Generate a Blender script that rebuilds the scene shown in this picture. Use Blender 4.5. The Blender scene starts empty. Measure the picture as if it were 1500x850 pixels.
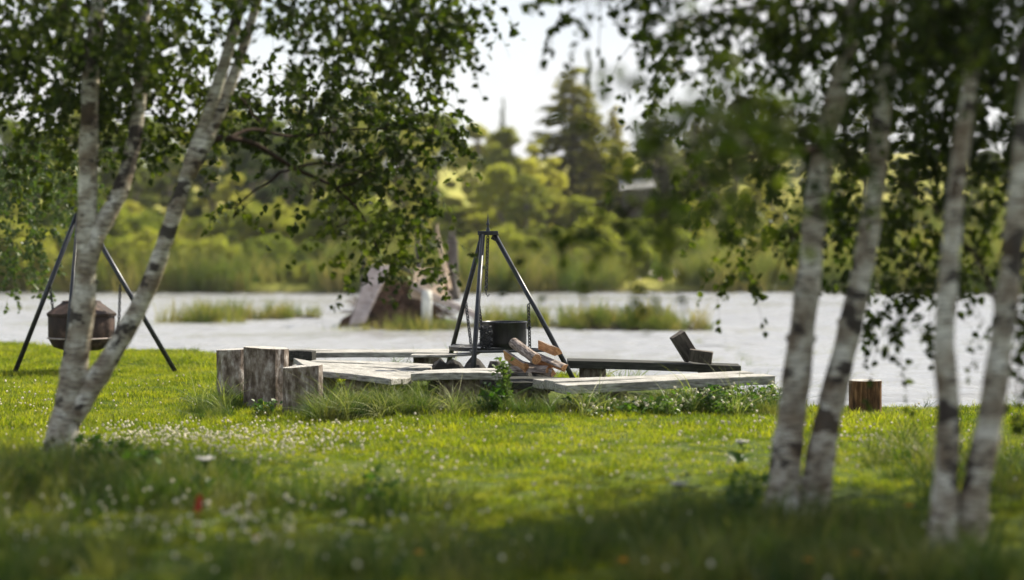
import bpy, math, random
import numpy as np
from mathutils import Vector, Matrix
R = math.radians
rng = np.random.default_rng(11)
random.seed(11)
sc = bpy.context.scene
col = sc.collection

# ------------------------------------------------------------------ camera, sky, sun, exposure
F = 2917.0; EYE = 1.6; HOR = 360.0
cam_d = bpy.data.cameras.new('camera'); cam = bpy.data.objects.new('camera', cam_d); col.objects.link(cam)
cam.location = (0, 0, EYE); cam.rotation_euler = (R(90) - math.atan(65 / F), 0, 0)
cam_d.sensor_width = 36; cam_d.lens = 70; cam_d.clip_start = .1; cam_d.clip_end = 4000
cam_d.dof.use_dof = True; cam_d.dof.focus_distance = 20.6; cam_d.dof.aperture_fstop = 0.80
sc.camera = cam
SUNV = Vector((.74, .56, 1.02)).normalized()
w = bpy.data.worlds.new('World'); sc.world = w; w.use_nodes = True
nt = w.node_tree; nt.nodes.clear()
out = nt.nodes.new('ShaderNodeOutputWorld'); bg = nt.nodes.new('ShaderNodeBackground')
sky = nt.nodes.new('ShaderNodeTexSky'); sky.sky_type = 'NISHITA'; sky.sun_disc = False
sky.sun_elevation = math.asin(SUNV.z); sky.sun_rotation = math.atan2(SUNV.x, SUNV.y)
sky.dust_density = 1.5
tc = nt.nodes.new('ShaderNodeTexCoord'); mp = nt.nodes.new('ShaderNodeMapping'); mp.inputs['Scale'].default_value = (1, 1, 2.2)
nz = nt.nodes.new('ShaderNodeTexNoise'); nz.inputs['Scale'].default_value = 3.2; nz.inputs['Detail'].default_value = 7; nz.inputs['Roughness'].default_value = .55
cr = nt.nodes.new('ShaderNodeValToRGB'); cr.color_ramp.elements[0].position = .33; cr.color_ramp.elements[1].position = .56
cr.color_ramp.elements[0].color = (.45, .45, .45, 1)
nz2 = nt.nodes.new('ShaderNodeTexNoise'); nz2.inputs['Scale'].default_value = 6; nz2.inputs['Detail'].default_value = 6
cc = nt.nodes.new('ShaderNodeValToRGB'); cc.color_ramp.elements[0].color = (4.6, 4.75, 5.1, 1); cc.color_ramp.elements[1].color = (5.7, 5.65, 5.6, 1)
cc.color_ramp.elements[0].position = .35; cc.color_ramp.elements[1].position = .65
mx = nt.nodes.new('ShaderNodeMixRGB')
L = nt.links.new
L(tc.outputs['Generated'], mp.inputs[0]); L(mp.outputs[0], nz.inputs['Vector']); L(mp.outputs[0], nz2.inputs['Vector'])
L(nz.outputs['Fac'], cr.inputs[0]); L(nz2.outputs['Fac'], cc.inputs[0])
sz = nt.nodes.new('ShaderNodeSeparateXYZ'); L(tc.outputs['Generated'], sz.inputs[0])
ez = nt.nodes.new('ShaderNodeMapRange'); ez.inputs[1].default_value = .30; ez.inputs[2].default_value = .75; ez.inputs[3].default_value = 1; ez.inputs[4].default_value = .22; L(sz.outputs[2], ez.inputs[0])
cm = nt.nodes.new('ShaderNodeMath'); cm.operation = 'MULTIPLY'; L(cr.outputs[0], cm.inputs[0]); L(ez.outputs[0], cm.inputs[1])
L(cm.outputs[0], mx.inputs[0]); L(sky.outputs[0], mx.inputs[1]); L(cc.outputs[0], mx.inputs[2])
L(mx.outputs[0], bg.inputs[0]); L(bg.outputs[0], out.inputs[0])
bg.inputs[1].default_value = 0.10
sun_d = bpy.data.lights.new('sun', 'SUN'); sun = bpy.data.objects.new('sun', sun_d); col.objects.link(sun)
sun_d.energy = 5.0; sun_d.angle = R(.5); sun_d.color = (1, .91, .73)
sun.rotation_euler = SUNV.to_track_quat('Z', 'Y').to_euler()
sc.view_settings.view_transform = 'Standard'; sc.view_settings.look = 'None'; sc.view_settings.gamma = 1
sc.view_settings.exposure = 0.92
sc.cycles.max_bounces = 8; sc.cycles.transparent_max_bounces = 8

# ------------------------------------------------------------------ helpers
def at(px, py, d):
    return Vector(((px - 750) * d / F, d, EYE - (py - HOR) * d / F))
def tag(o, label=None, cat=None, group=None, kind=None):
    if label: o['label'] = label
    if cat: o['category'] = cat
    if group: o['group'] = group
    if kind: o['kind'] = kind
    return o
def empty(name, loc=(0, 0, 0), rz=0):
    o = bpy.data.objects.new(name, None); o.empty_display_size = .2; col.objects.link(o)
    o.location = loc; o.rotation_euler = (0, 0, rz); return o
class MB:
    def __init__(s): s.v = []; s.f = []; s.m = []; s.n = 0
    def add(s, v, f, m=0):
        v = [tuple(p) for p in v]; s.v += v
        s.f += [tuple(i + s.n for i in q) for q in f]; s.m += [m] * len(f); s.n += len(v)
    def box(s, c, size, rot=None, m=0, jit=0):
        sx, sy, sz = [q / 2 for q in size]
        vs = [Vector((x, y, z)) for x in (-sx, sx) for y in (-sy, sy) for z in (-sz, sz)]
        if jit: vs = [v + Vector([random.uniform(-jit, jit) for _ in range(3)]) for v in vs]
        if rot is not None: vs = [rot @ v for v in vs]
        s.add([v + Vector(c) for v in vs], [(0, 1, 3, 2), (4, 6, 7, 5), (0, 4, 5, 1), (2, 3, 7, 6), (0, 2, 6, 4), (1, 5, 7, 3)], m)
    def tube(s, pts, rad, seg=10, m=0, rough=0, cap=True, ph=0):
        pts = [Vector(p) for p in pts]; n = len(pts)
        if not hasattr(rad, '__len__'): rad = [rad] * n
        vs = []; up = None
        for i, p in enumerate(pts):
            t = (pts[min(i + 1, n - 1)] - pts[max(i - 1, 0)])
            t = t.normalized() if t.length > 1e-9 else Vector((0, 0, 1))
            if up is None:
                up = t.orthogonal().normalized()
            up = (up - t * up.dot(t)); up = up.normalized() if up.length > 1e-6 else t.orthogonal().normalized()
            b = t.cross(up)
            for k in range(seg):
                a = 2 * math.pi * k / seg
                r = rad[i]
                if rough: r *= 1 + rough * (math.sin(3 * a + ph + p.z * 3.1) * .5 + math.sin(5 * a + p.z * 9 + ph * 2) * .35 + random.uniform(-.4, .4))
                vs.append(p + up * (math.cos(a) * r) + b * (math.sin(a) * r))
        fs = []
        for i in range(n - 1):
            for k in range(seg):
                k2 = (k + 1) % seg
                fs.append((i * seg + k, i * seg + k2, (i + 1) * seg + k2, (i + 1) * seg + k))
        if cap:
            fs.append(tuple(reversed(range(seg)))); fs.append(tuple((n - 1) * seg + k for k in range(seg)))
        s.add(vs, fs, m)
    def lathe(s, prof, c=(0, 0, 0), seg=32, m=0):
        vs = []; fs = []
        for r, z in prof:
            for k in range(seg):
                a = 2 * math.pi * k / seg; vs.append((c[0] + math.cos(a) * r, c[1] + math.sin(a) * r, c[2] + z))
        for i in range(len(prof) - 1):
            for k in range(seg):
                k2 = (k + 1) % seg; fs.append((i * seg + k, i * seg + k2, (i + 1) * seg + k2, (i + 1) * seg + k))
        s.add(vs, fs, m)
    def link(s, c, t, side, ln=.03, r=.006, w_=.010):
        c = Vector(c); t = Vector(t).normalized(); side = Vector(side).normalized()
        pts = []
        for k in range(8):
            a = 2 * math.pi * k / 8
            pts.append(c + t * (math.cos(a) * ln) + side * (math.sin(a) * w_))
        pts.append(pts[0]); s.tube(pts, r * .55, 5, cap=False)
    def chain(s, a, b, sag=0, ln=.022):
        a = Vector(a); b = Vector(b); n = max(2, int((b - a).length / (ln * 1.45)))
        for i in range(n):
            f = (i + .5) / n; c = a.lerp(b, f) + Vector((0, 0, -sag * 4 * f * (1 - f)))
            t = (b - a).normalized(); o1 = t.orthogonal(); o2 = t.cross(o1)
            s.link(c, t, o1 if i % 2 else o2, ln * 1.15, .0115, .017)
    def build(s, name, mats, parent=None, smooth=False, bevel=0, coll=None, origin=None):
        me = bpy.data.meshes.new(name)
        vs = s.v
        if origin is not None: vs = [(x - origin[0], y - origin[1], z - origin[2]) for x, y, z in vs]
        me.from_pydata(vs, [], s.f)
        if not isinstance(mats, (list, tuple)): mats = [mats]
        for q in mats: me.materials.append(q)
        if len(mats) > 1: me.polygons.foreach_set('material_index', s.m)
        if smooth: me.polygons.foreach_set('use_smooth', [True] * len(s.f))
        me.update()
        o = bpy.data.objects.new(name, me); (coll or col).objects.link(o)
        if origin is not None and not parent: o.location = origin
        if parent: o.parent = parent
        if bevel:
            b = o.modifiers.new('bevel', 'BEVEL'); b.width = bevel; b.segments = 2; b.limit_method = 'ANGLE'
        return o
def npmesh(name, V, Fq, mat, parent=None, coll=None, link=True):
    me = bpy.data.meshes.new(name); nv = len(V); nf = len(Fq); k = Fq.shape[1]
    me.vertices.add(nv); me.vertices.foreach_set('co', np.ascontiguousarray(V, dtype=np.float32).ravel())
    me.loops.add(nf * k); me.loops.foreach_set('vertex_index', Fq.astype(np.int32).ravel())
    me.polygons.add(nf); me.polygons.foreach_set('loop_start', np.arange(0, nf * k, k, dtype=np.int32))
    me.polygons.foreach_set('loop_total', np.full(nf, k, dtype=np.int32))
    me.materials.append(mat); me.update(calc_edges=True)
    o = bpy.data.objects.new(name, me)
    if link: (coll or col).objects.link(o)
    if parent: o.parent = parent
    return o
def spline(ctrl, n):
    P = [Vector(p) for p in ctrl]; P = [P[0] * 2 - P[1]] + P + [P[-1] * 2 - P[-2]]; o = []
    m = len(P) - 3
    for i in range(n + 1):
        u = i / n * m; k = min(int(u), m - 1); t = u - k; a, b, c, d = P[k:k + 4]
        o.append(.5 * ((2 * b) + (c - a) * t + (2 * a - 5 * b + 4 * c - d) * t * t + (3 * b - a - 3 * c + d) * t ** 3))
    return o

# ------------------------------------------------------------------ materials
class NT:
    def __init__(s, name):
        s.m = bpy.data.materials.new(name); s.m.use_nodes = True; s.t = s.m.node_tree; s.b = s.t.nodes['Principled BSDF']; s.o = s.t.nodes['Material Output']
    def n(s, t, **k):
        q = s.t.nodes.new(t)
        for a, v in k.items():
            if a in q.inputs: q.inputs[a].default_value = v
            else: setattr(q, a, v)
        return q
    def l(s, a, b): s.t.links.new(a, b)
    def coord(s, kind='Object', scale=(1, 1, 1)):
        c = s.n('ShaderNodeTexCoord'); m = s.n('ShaderNodeMapping'); m.inputs['Scale'].default_value = scale; s.l(c.outputs[kind], m.inputs[0]); return m.outputs[0]
    def pos(s, scale=(1, 1, 1)):
        c = s.n('ShaderNodeNewGeometry'); m = s.n('ShaderNodeMapping'); m.inputs['Scale'].default_value = scale; s.l(c.outputs['Position'], m.inputs[0]); return m.outputs[0]
    def noise(s, vec, scale, detail=4, rough=.55):
        q = s.n('ShaderNodeTexNoise'); q.inputs['Scale'].default_value = scale; q.inputs['Detail'].default_value = detail; q.inputs['Roughness'].default_value = rough
        s.l(vec, q.inputs['Vector']); return q.outputs['Fac']
    def ramp(s, fac, stops):
        q = s.n('ShaderNodeValToRGB'); e = q.color_ramp.elements
        while len(e) < len(stops): e.new(.5)
        for i, (p, c) in enumerate(stops):
            e[i].position = p; e[i].color = (*c, 1) if len(c) == 3 else c
        s.l(fac, q.inputs[0]); return q.outputs[0]
    def mix(s, f, a, b, mode='MIX'):
        q = s.n('ShaderNodeMixRGB'); q.blend_type = mode
        for i, v in enumerate((f, a, b)):
            if hasattr(v, 'is_output'): s.l(v, q.inputs[i])
            elif i == 0: q.inputs[0].default_value = v
            else: q.inputs[i].default_value = (*v, 1)
        return q.outputs[0]
    def bump(s, h, st=.5, dist=.02):
        q = s.n('ShaderNodeBump'); q.inputs['Strength'].default_value = st; q.inputs['Distance'].default_value = dist; s.l(h, q.inputs['Height']); s.l(q.outputs[0], s.b.inputs['Normal']); return q
    def base(s, c, rough=.8, metal=0, spec=.3):
        if hasattr(c, 'is_output'): s.l(c, s.b.inputs['Base Color'])
        else: s.b.inputs['Base Color'].default_value = (*c, 1)
        s.b.inputs['Roughness'].default_value = rough; s.b.inputs['Metallic'].default_value = metal; s.b.inputs['Specular IOR Level'].default_value = spec; return s.m

def leaf_mat(name, cols, tr=.45, rough=.5, scale=.6, obj_rand=False, spec=.35, trc=1.25):
    q = NT(name); p = q.pos()
    f1 = q.noise(p, scale, 3); f2 = q.noise(p, scale * 14, 2)
    f = q.mix(.5, f1, f2)
    if obj_rand:
        oi = q.n('ShaderNodeObjectInfo'); f = q.mix(.35, f, oi.outputs['Random'])
    k = len(cols)
    c = q.ramp(f, [(.36 + .28 * i / (k - 1), cc_) for i, cc_ in enumerate(cols)])
    q.base(c, rough, 0, spec)
    t = q.n('ShaderNodeBsdfTranslucent'); c2 = q.mix(1, c, (trc, trc * 1.12, .55), 'MULTIPLY'); q.l(c2, t.inputs[0])
    m = q.n('ShaderNodeMixShader'); m.inputs[0].default_value = tr
    q.l(q.b.outputs[0], m.inputs[1]); q.l(t.outputs[0], m.inputs[2]); q.l(m.outputs[0], q.o.inputs[0]); return q.m
M = {}
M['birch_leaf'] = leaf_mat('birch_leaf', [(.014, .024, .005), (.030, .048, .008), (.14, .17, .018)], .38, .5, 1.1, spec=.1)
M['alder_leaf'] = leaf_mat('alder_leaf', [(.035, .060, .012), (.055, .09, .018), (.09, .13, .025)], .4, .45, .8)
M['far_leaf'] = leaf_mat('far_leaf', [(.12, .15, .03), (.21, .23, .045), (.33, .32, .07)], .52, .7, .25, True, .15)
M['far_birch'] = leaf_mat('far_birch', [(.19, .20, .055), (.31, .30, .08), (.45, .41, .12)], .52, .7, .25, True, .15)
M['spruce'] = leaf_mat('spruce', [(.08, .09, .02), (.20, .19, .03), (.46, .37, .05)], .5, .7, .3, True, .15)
M['pine'] = leaf_mat('pine', [(.05, .07, .025), (.09, .115, .035), (.16, .17, .05)], .35, .7, .3, True, .15)
M['grass'] = leaf_mat('grass', [(.075, .105, .007), (.185, .225, .010), (.33, .31, .03)], .58, .5, .8, True, .3)
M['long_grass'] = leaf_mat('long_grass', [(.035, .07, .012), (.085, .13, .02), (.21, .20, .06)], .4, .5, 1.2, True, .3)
M['wild_grass'] = leaf_mat('wild_grass', [(.07, .12, .03), (.16, .20, .06), (.34, .34, .16)], .4, .5, 2.5, True, .3)
M['reed'] = leaf_mat('reed', [(.09, .13, .03), (.19, .2, .05), (.34, .28, .11)], .35, .6, .6, True, .2)
M['weed'] = leaf_mat('weed', [(.03, .075, .012), (.06, .13, .018), (.12, .19, .025)], .4, .45, 2.5, True, .35)
def flower_mat(name, c):
    q = NT(name); f = q.noise(q.pos(), 90, 2); return q.base(q.mix(f, tuple(v * .7 for v in c), c), .7)
M['white_flower'] = flower_mat('white_petal', (.72, .66, .50)); M['yellow_flower'] = flower_mat('yellow_petal', (.85, .42, .02))
M['umbel'] = flower_mat('umbel_petal', (.6, .58, .55)); M['red_leaf'] = flower_mat('red_leaf', (.42, .035, .02)); M['pink_flower'] = flower_mat('pink_petal', (.6, .33, .38))

q = NT('birch_bark'); v = q.pos((1, 1, 1)); vz = q.pos((3.5, 3.5, 34)); vk = q.pos((3.0, 3.0, 5.0))
l1 = q.noise(vz, 2.4, 5, .6); k1 = q.noise(vk, 1.25, 4, .6); w1 = q.noise(v, 7, 4)
c = q.ramp(w1, [(.34, (.20, .155, .11)), (.5, (.42, .385, .31)), (.64, (.68, .66, .58))])
c = q.mix(q.ramp(l1, [(.55, (0, 0, 0)), (.58, (.85, .85, .85))]), c, (.08, .055, .04))
c = q.mix(q.ramp(k1, [(.545, (0, 0, 0)), (.567, (.93, .93, .93))]), c, (.032, .025, .022))
c = q.mix(q.ramp(q.noise(q.pos((9, 9, 60)), 1.6, 3, .5), [(.60, (0, 0, 0)), (.63, (.8, .8, .8))]), c, (.05, .035, .028))
c = q.mix(q.ramp(q.noise(v, 2.3, 3), [(.56, (0, 0, 0)), (.72, (.4, .4, .4))]), c, (.20, .13, .07))
q.bump(q.mix(.5, l1, k1), .9, .015); M['birch_bark'] = q.base(c, .75, 0, .2)
q = NT('twig_bark'); M['twig'] = q.base(q.ramp(q.noise(q.pos(), 30), [(.3, (.018, .013, .010)), (.7, (.05, .033, .025))]), .9, 0, .1)
q = NT('far_bark'); M['far_bark'] = q.base(q.ramp(q.noise(q.pos((1, 1, .3)), 4), [(.3, (.10, .08, .065)), (.7, (.28, .25, .22))]), .9)

def wood_mat(name, stops, sc_=(9, 9, 1.0), nscale=4, bumpd=.01, moss=None, coord='Object'):
    q = NT(name); v = q.coord(coord, sc_); f = q.noise(v, nscale, 7, .62); g = q.noise(q.coord(coord, (1, 1, 1)), 3.2, 4)
    c = q.ramp(f, stops)
    c = q.mix(q.ramp(g, [(.42, (0, 0, 0)), (.72, (.55, .55, .55))]), c, tuple(v_ * .45 for v_ in stops[0][1]))
    if moss: c = q.mix(q.ramp(q.noise(q.coord(coord), 5, 5), [(.6, (0, 0, 0)), (.68, (.8, .8, .8))]), c, moss)
    q.bump(f, .8, bumpd); return q.base(c, .85, 0, .2)
M['plank'] = wood_mat('weathered_plank', [(.30, (.10, .095, .085)), (.48, (.34, .33, .305)), (.68, (.60, .59, .56))], (1.6, 13, 13), 4, .012)
M['plank_dark'] = wood_mat('dark_plank', [(.3, (.020, .021, .019)), (.55, (.05, .05, .045)), (.8, (.11, .11, .10))], (1.2, 14, 14), 4, .006)  # plank grain in a much darker grey tone
M['stump_side'] = wood_mat('stump_side', [(.3, (.045, .032, .024)), (.44, (.15, .115, .09)), (.55, (.29, .245, .215)), (.66, (.52, .48, .45))], (5, 5, 2.6), 3.0, .03)
M['stump_brown'] = wood_mat('stump_brown', [(.3, (.03, .015, .008)), (.5, (.14, .07, .03)), (.72, (.42, .24, .12))], (12, 12, 1.8), 2.6, .03)
q = NT('stump_top'); wv = q.n('ShaderNodeTexWave', wave_type='RINGS', rings_direction='Z'); wv.inputs['Scale'].default_value = 14; wv.inputs['Distortion'].default_value = 2.5; wv.inputs['Detail'].default_value = 3
q.l(q.coord(), wv.inputs['Vector']); c = q.mix(.45, q.ramp(wv.outputs['Fac'], [(.1, (.24, .22, .2)), (.8, (.55, .53, .49))]), q.ramp(q.noise(q.coord(), 22, 5), [(.3, (.12, .11, .1)), (.65, (.6, .58, .55))]))
q.bump(wv.outputs['Fac'], .5, .006); M['stump_top'] = q.base(c, .85)
q = NT('black_steel'); f = q.noise(q.coord(), 22, 5); M['steel'] = q.base(q.ramp(f, [(.35, (.014, .016, .021)), (.7, (.035, .04, .05))]), .36, .4, .5); q.bump(f, .15, .004)
q = NT('pot_metal'); f = q.noise(q.coord(scale=(1, 1, .4)), 9, 5); M['pot'] = q.base(q.ramp(f, [(.35, (.012, .012, .015)), (.62, (.04, .042, .048)), (.8, (.11, .11, .12))]), .33, .55, .5); q.bump(f, .2, .005)
q = NT('rust_metal'); f = q.noise(q.coord(), 7, 6); M['rust'] = q.base(q.ramp(f, [(.32, (.014, .009, .008)), (.55, (.040, .023, .018)), (.72, (.12, .075, .06))]), .7, .1, .3); q.bump(f, .4, .01)
q = NT('char_stone'); f = q.noise(q.pos(), 6, 6); M['stone'] = q.base(q.ramp(f, [(.35, (.015, .014, .013)), (.55, (.05, .046, .042)), (.75, (.17, .16, .15))]), .9); q.bump(f, .7, .02)
q = NT('split_wood'); f = q.noise(q.coord(scale=(1, 9, 9)), 7, 5); M['split'] = q.base(q.ramp(f, [(.3, (.20, .09, .04)), (.55, (.52, .28, .13)), (.8, (.68, .44, .25))]), .8); q.bump(f, .5, .006)
q = NT('log_bark'); f = q.noise(q.coord(scale=(1.5, 6, 6)), 9, 6); M['logbark'] = q.base(q.ramp(f, [(.35, (.06, .045, .04)), (.55, (.28, .23, .2)), (.75, (.50, .44, .40))]), .9); q.bump(f, .7, .01)
M['board'] = wood_mat('grey_board', [(.28, (.22, .17, .15)), (.5, (.46, .39, .36)), (.75, (.62, .56, .53))], (2, 9, 9), 2.5, .02)
M['board_tan'] = wood_mat('tan_board', [(.28, (.30, .21, .14)), (.5, (.56, .43, .30)), (.75, (.70, .58, .44))], (2, 9, 9), 2.5, .02)
M['dead'] = wood_mat('dead_trunk', [(.3, (.04, .035, .03)), (.5, (.12, .105, .095)), (.75, (.27, .245, .23))], (5, 5, .8), 2.5, .03)
M['brush'] = wood_mat('brush_soil', [(.38, (.025, .011, .007)), (.5, (.10, .05, .03)), (.64, (.30, .19, .13))], (9, 9, 9), 3, .05)
q = NT('peeled_wood'); M['peeled'] = q.base(q.ramp(q.noise(q.pos((4, 4, 1)), 5), [(.35, (.32, .2, .12)), (.6, (.68, .55, .42))]), .8)
M['white_paint'] = wood_mat('white_post_paint', [(.3, (.5, .5, .46)), (.6, (.75, .76, .7)), (.8, (.8, .8, .76))], (5, 5, 1), 3, .005)
q = NT('pale_rock'); M['rock'] = q.base(q.ramp(q.noise(q.pos(), .9, 6), [(.3, (.14, .14, .135)), (.6, (.30, .30, .30))]), .9)

# ground
q = NT('lawn_ground'); f = q.noise(q.pos(), .5, 6); g = q.noise(q.pos(), 14, 5)
c = q.ramp(q.mix(.5, f, g), [(.34, (.030, .045, .012)), (.5, (.060, .088, .014)), (.66, (.115, .125, .03))])
sp = q.n('ShaderNodeSeparateXYZ'); gp = q.n('ShaderNodeNewGeometry'); q.l(gp.outputs['Position'], sp.inputs[0])
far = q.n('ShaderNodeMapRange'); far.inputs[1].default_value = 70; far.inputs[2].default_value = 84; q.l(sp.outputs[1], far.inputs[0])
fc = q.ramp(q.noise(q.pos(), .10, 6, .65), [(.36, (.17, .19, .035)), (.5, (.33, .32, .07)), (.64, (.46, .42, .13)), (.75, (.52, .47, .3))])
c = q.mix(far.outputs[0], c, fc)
bed = q.n('ShaderNodeMapRange'); bed.inputs[1].default_value = -.10; bed.inputs[2].default_value = -.28; q.l(sp.outputs[2], bed.inputs[0])
c = q.mix(bed.outputs[0], c, (.055, .042, .026)); q.bump(g, .6, .03); M['ground'] = q.base(c, .95, 0, .1)
q = NT('river_water'); v1 = q.pos((.55, 1.7, 1)); n1 = q.noise(v1, 1.1, 3, .5); n2 = q.noise(v1, 4.0, 4, .6); n3 = q.noise(q.pos((.06, .22, 1)), 1, 3)
h = q.mix(.35, n1, n2)
b1 = q.bump(h, 1.0, .30); b1.inputs['Distance'].default_value = .10
q.base((.29, .295, .30), .13, 0, .6); q.b.inputs['IOR'].default_value = 1.45; M['water'] = q.m  # pale base colour stands in for sky brightness reflected by the river

# ------------------------------------------------------------------ ground and water
SX = np.array([-400, -40, -20, -8.4, -5, -3, -1, 1.5, 2.3, 2.75, 5, 12, 40, 400.])
SY = np.array([70, 62, 48, 33.0, 29.6, 27.2, 25.4, 23.9, 22.0, 20.2, 19.7, 19.0, 15, 10.])
def shore(x): return np.interp(x, SX, SY)
def sst(a, b, x):
    t = np.clip((x - a) / (b - a), 0, 1); return t * t * (3 - 2 * t)
ISL = [(-7.6, 51.2, 2.0, .55, .60), (-5.2, 51.6, 1.3, .5, .55), (-2.4, 46.2, 1.9, 1.5, .80), (1.2, 45.6, 2.3, 1.0, .62), (3.6, 45.0, 1.7, .8, .58), (6.5, 49, .9, .3, .5)]
def hgt(x, y):
    x = np.asarray(x, float); y = np.asarray(y, float)
    s = y - shore(x) - .12 * np.sin(x * 2.1) - .08 * np.sin(x * 5.3 + 1)
    lawn = .03 * np.sin(x * .9 + y * .4) + .025 * np.sin(x * .5 - y * .8 + 2) + .012 * np.sin(x * 3.1) * np.sin(y * 2.7)
    z = lawn * (1 - sst(-.5, .3, s)) - .85 * sst(-.35, 1.5, s)
    for cx, cy, rx, ry, a in ISL:
        z = z + a * np.exp(-((x - cx) / rx) ** 2 - ((y - cy) / ry) ** 2)
    t = y - 79 - 1.2 * np.sin(x * .21) - .6 * np.sin(x * .55 + 1)
    z = z + (.85) * sst(-1.2, 1.2, t) + np.where(t > 0, .075 * np.clip(t, 0, 90) + .05 * np.clip(t - 90, 0, 250), 0) * (1 + .15 * np.sin(x * .03)) + np.where(t > 3, .25 * np.sin(x * .3) * np.sin(y * .22), 0)
    return z
gy = np.concatenate([np.arange(-30, 6, 2), np.arange(6, 36, .16), np.arange(36, 100, .5), np.geomspace(100, 2500, 60)])
gxp = np.concatenate([np.arange(0, 9, .18), np.arange(9, 40, 1), np.geomspace(40, 1500, 26)]); gx = np.concatenate([-gxp[:0:-1], gxp])
X, Y = np.meshgrid(gx, gy); Z = hgt(X, Y)
V = np.stack([X, Y, Z], -1).reshape(-1, 3); nx = len(gx); ny = len(gy)
I = (np.arange(ny - 1)[:, None] * nx + np.arange(nx - 1)[None]).ravel()
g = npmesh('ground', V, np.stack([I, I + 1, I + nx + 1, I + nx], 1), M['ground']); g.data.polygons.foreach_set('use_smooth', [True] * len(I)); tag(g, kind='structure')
wr = np.random.default_rng(3); wx = np.concatenate([[-900, -300, -80, -40], np.arange(-24, 24.1, .17), [40, 80, 300, 900]]); wy = np.concatenate([[8, 14], np.arange(17, 60, .085), np.arange(60, 82, .13), [86, 90]])
WX, WY = np.meshgrid(wx, wy); WZ = np.zeros_like(WX)
for k in range(44):
    lam = np.exp(wr.uniform(np.log(.26), np.log(.95))); an = wr.normal(0, .42); kk = 6.283 / lam; WZ += 0.0105 * lam ** .9 * np.sin(kk * (np.sin(an) * WX + np.cos(an) * WY) + wr.uniform(0, 6.28) + .5 * np.sin(WX * .7 + k) + .4 * np.sin(WY * .31 + 2 * k))
WZ = WZ * (.62 + .5 * np.sin(WX * .35 + 1.3 * np.sin(WY * .22)) * np.sin(WY * .5 + np.sin(WX * .2)))
WZ[np.abs(WX) > 30] = 0
nwx = len(wx); I = (np.arange(len(wy) - 1)[:, None] * nwx + np.arange(nwx - 1)[None]).ravel()
wo = npmesh('water', np.stack([WX, WY, WZ - .3], -1).reshape(-1, 3), np.stack([I, I + 1, I + nwx + 1, I + nwx], 1), M['water']); wo.data.polygons.foreach_set('use_smooth', [True] * len(I)); tag(wo, kind='structure')

# ------------------------------------------------------------------ instanced stuff
def blades(n, rad, h0, h1, wd, lean, segs=3):
    V = []; Fq = []
    for i in range(n):
        a = random.uniform(0, 6.283); r = rad * math.sqrt(random.random()); bx, by = r * math.cos(a), r * math.sin(a)
        h = random.uniform(h0, h1); ld = random.uniform(0, 6.283) if random.random() < .5 else a + random.uniform(-.6, .6); ln = random.uniform(.2, 1) * lean * h
        ws = wd * random.uniform(.6, 1.2); fa = random.uniform(0, 3.14); ux, uy = math.cos(fa), math.sin(fa); b = len(V)
        for k in range(segs + 1):
            t = k / segs; ww = ws * (1 - t ** 1.6) + .0004; o = ln * t * t
            z = h * (t - .28 * lean * t * t); cx, cy = bx + math.cos(ld) * o, by + math.sin(ld) * o
            V += [(cx - ux * ww / 2, cy - uy * ww / 2, z), (cx + ux * ww / 2, cy + uy * ww / 2, z)]
            if k < segs: Fq.append((b + 2 * k, b + 2 * k + 1, b + 2 * k + 3, b + 2 * k + 2))
    return V, Fq
def proto_coll(name, items):
    c = bpy.data.collections.new(name)
    for nm, V, Fq, mat in items:
        me = bpy.data.meshes.new(nm); me.from_pydata(V, [], Fq)
        for m_ in (mat if isinstance(mat, list) else [mat]): me.materials.append(m_)
        c.objects.link(bpy.data.objects.new(nm, me))
    return c
def scatter(name, P, coll, smin, smax, label=None, cat=None, tilt=.15, scales=None):
    n = len(P); me = bpy.data.meshes.new(name); me.vertices.add(n); me.vertices.foreach_set('co', np.ascontiguousarray(P, dtype=np.float32).ravel())
    a = me.attributes.new('rotv', 'FLOAT_VECTOR', 'POINT'); rv = np.stack([rng.normal(0, tilt, n), rng.normal(0, tilt, n), rng.uniform(0, 6.283, n)], 1).astype(np.float32); a.data.foreach_set('vector', rv.ravel())
    s = rng.uniform(smin, smax, n) if scales is None else scales * rng.uniform(smin, smax, n)
    a = me.attributes.new('scl', 'FLOAT', 'POINT'); a.data.foreach_set('value', s.astype(np.float32))
    a = me.attributes.new('pick', 'INT', 'POINT'); a.data.foreach_set('value', rng.integers(0, max(1, len(coll.objects)), n).astype(np.int32))
    o = bpy.data.objects.new(name, me); col.objects.link(o)
    g = bpy.data.node_groups.new(name + '_nodes', 'GeometryNodeTree')
    g.interface.new_socket('Geometry', in_out='INPUT', socket_type='NodeSocketGeometry'); g.interface.new_socket('Geometry', in_out='OUTPUT', socket_type='NodeSocketGeometry')
    gi = g.nodes.new('NodeGroupInput'); go = g.nodes.new('NodeGroupOutput'); ip = g.nodes.new('GeometryNodeInstanceOnPoints'); ci = g.nodes.new('GeometryNodeCollectionInfo')
    ci.inputs['Collection'].default_value = coll; ci.inputs['Separate Children'].default_value = True; ci.inputs['Reset Children'].default_value = True
    ip.inputs['Pick Instance'].default_value = True
    def na(nm, tp):
        q = g.nodes.new('GeometryNodeInputNamedAttribute'); q.data_type = tp; q.inputs['Name'].default_value = nm; return q.outputs['Attribute']
    g.links.new(gi.outputs[0], ip.inputs['Points']); g.links.new(ci.outputs[0], ip.inputs['Instance'])
    g.links.new(na('rotv', 'FLOAT_VECTOR'), ip.inputs['Rotation']); g.links.new(na('scl', 'FLOAT'), ip.inputs['Scale']); g.links.new(na('pick', 'INT'), ip.inputs['Instance Index'])
    g.links.new(ip.outputs[0], go.inputs[0])
    md = o.modifiers.new('scatter', 'NODES'); md.node_group = g
    return tag(o, label, cat, kind='stuff')
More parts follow.
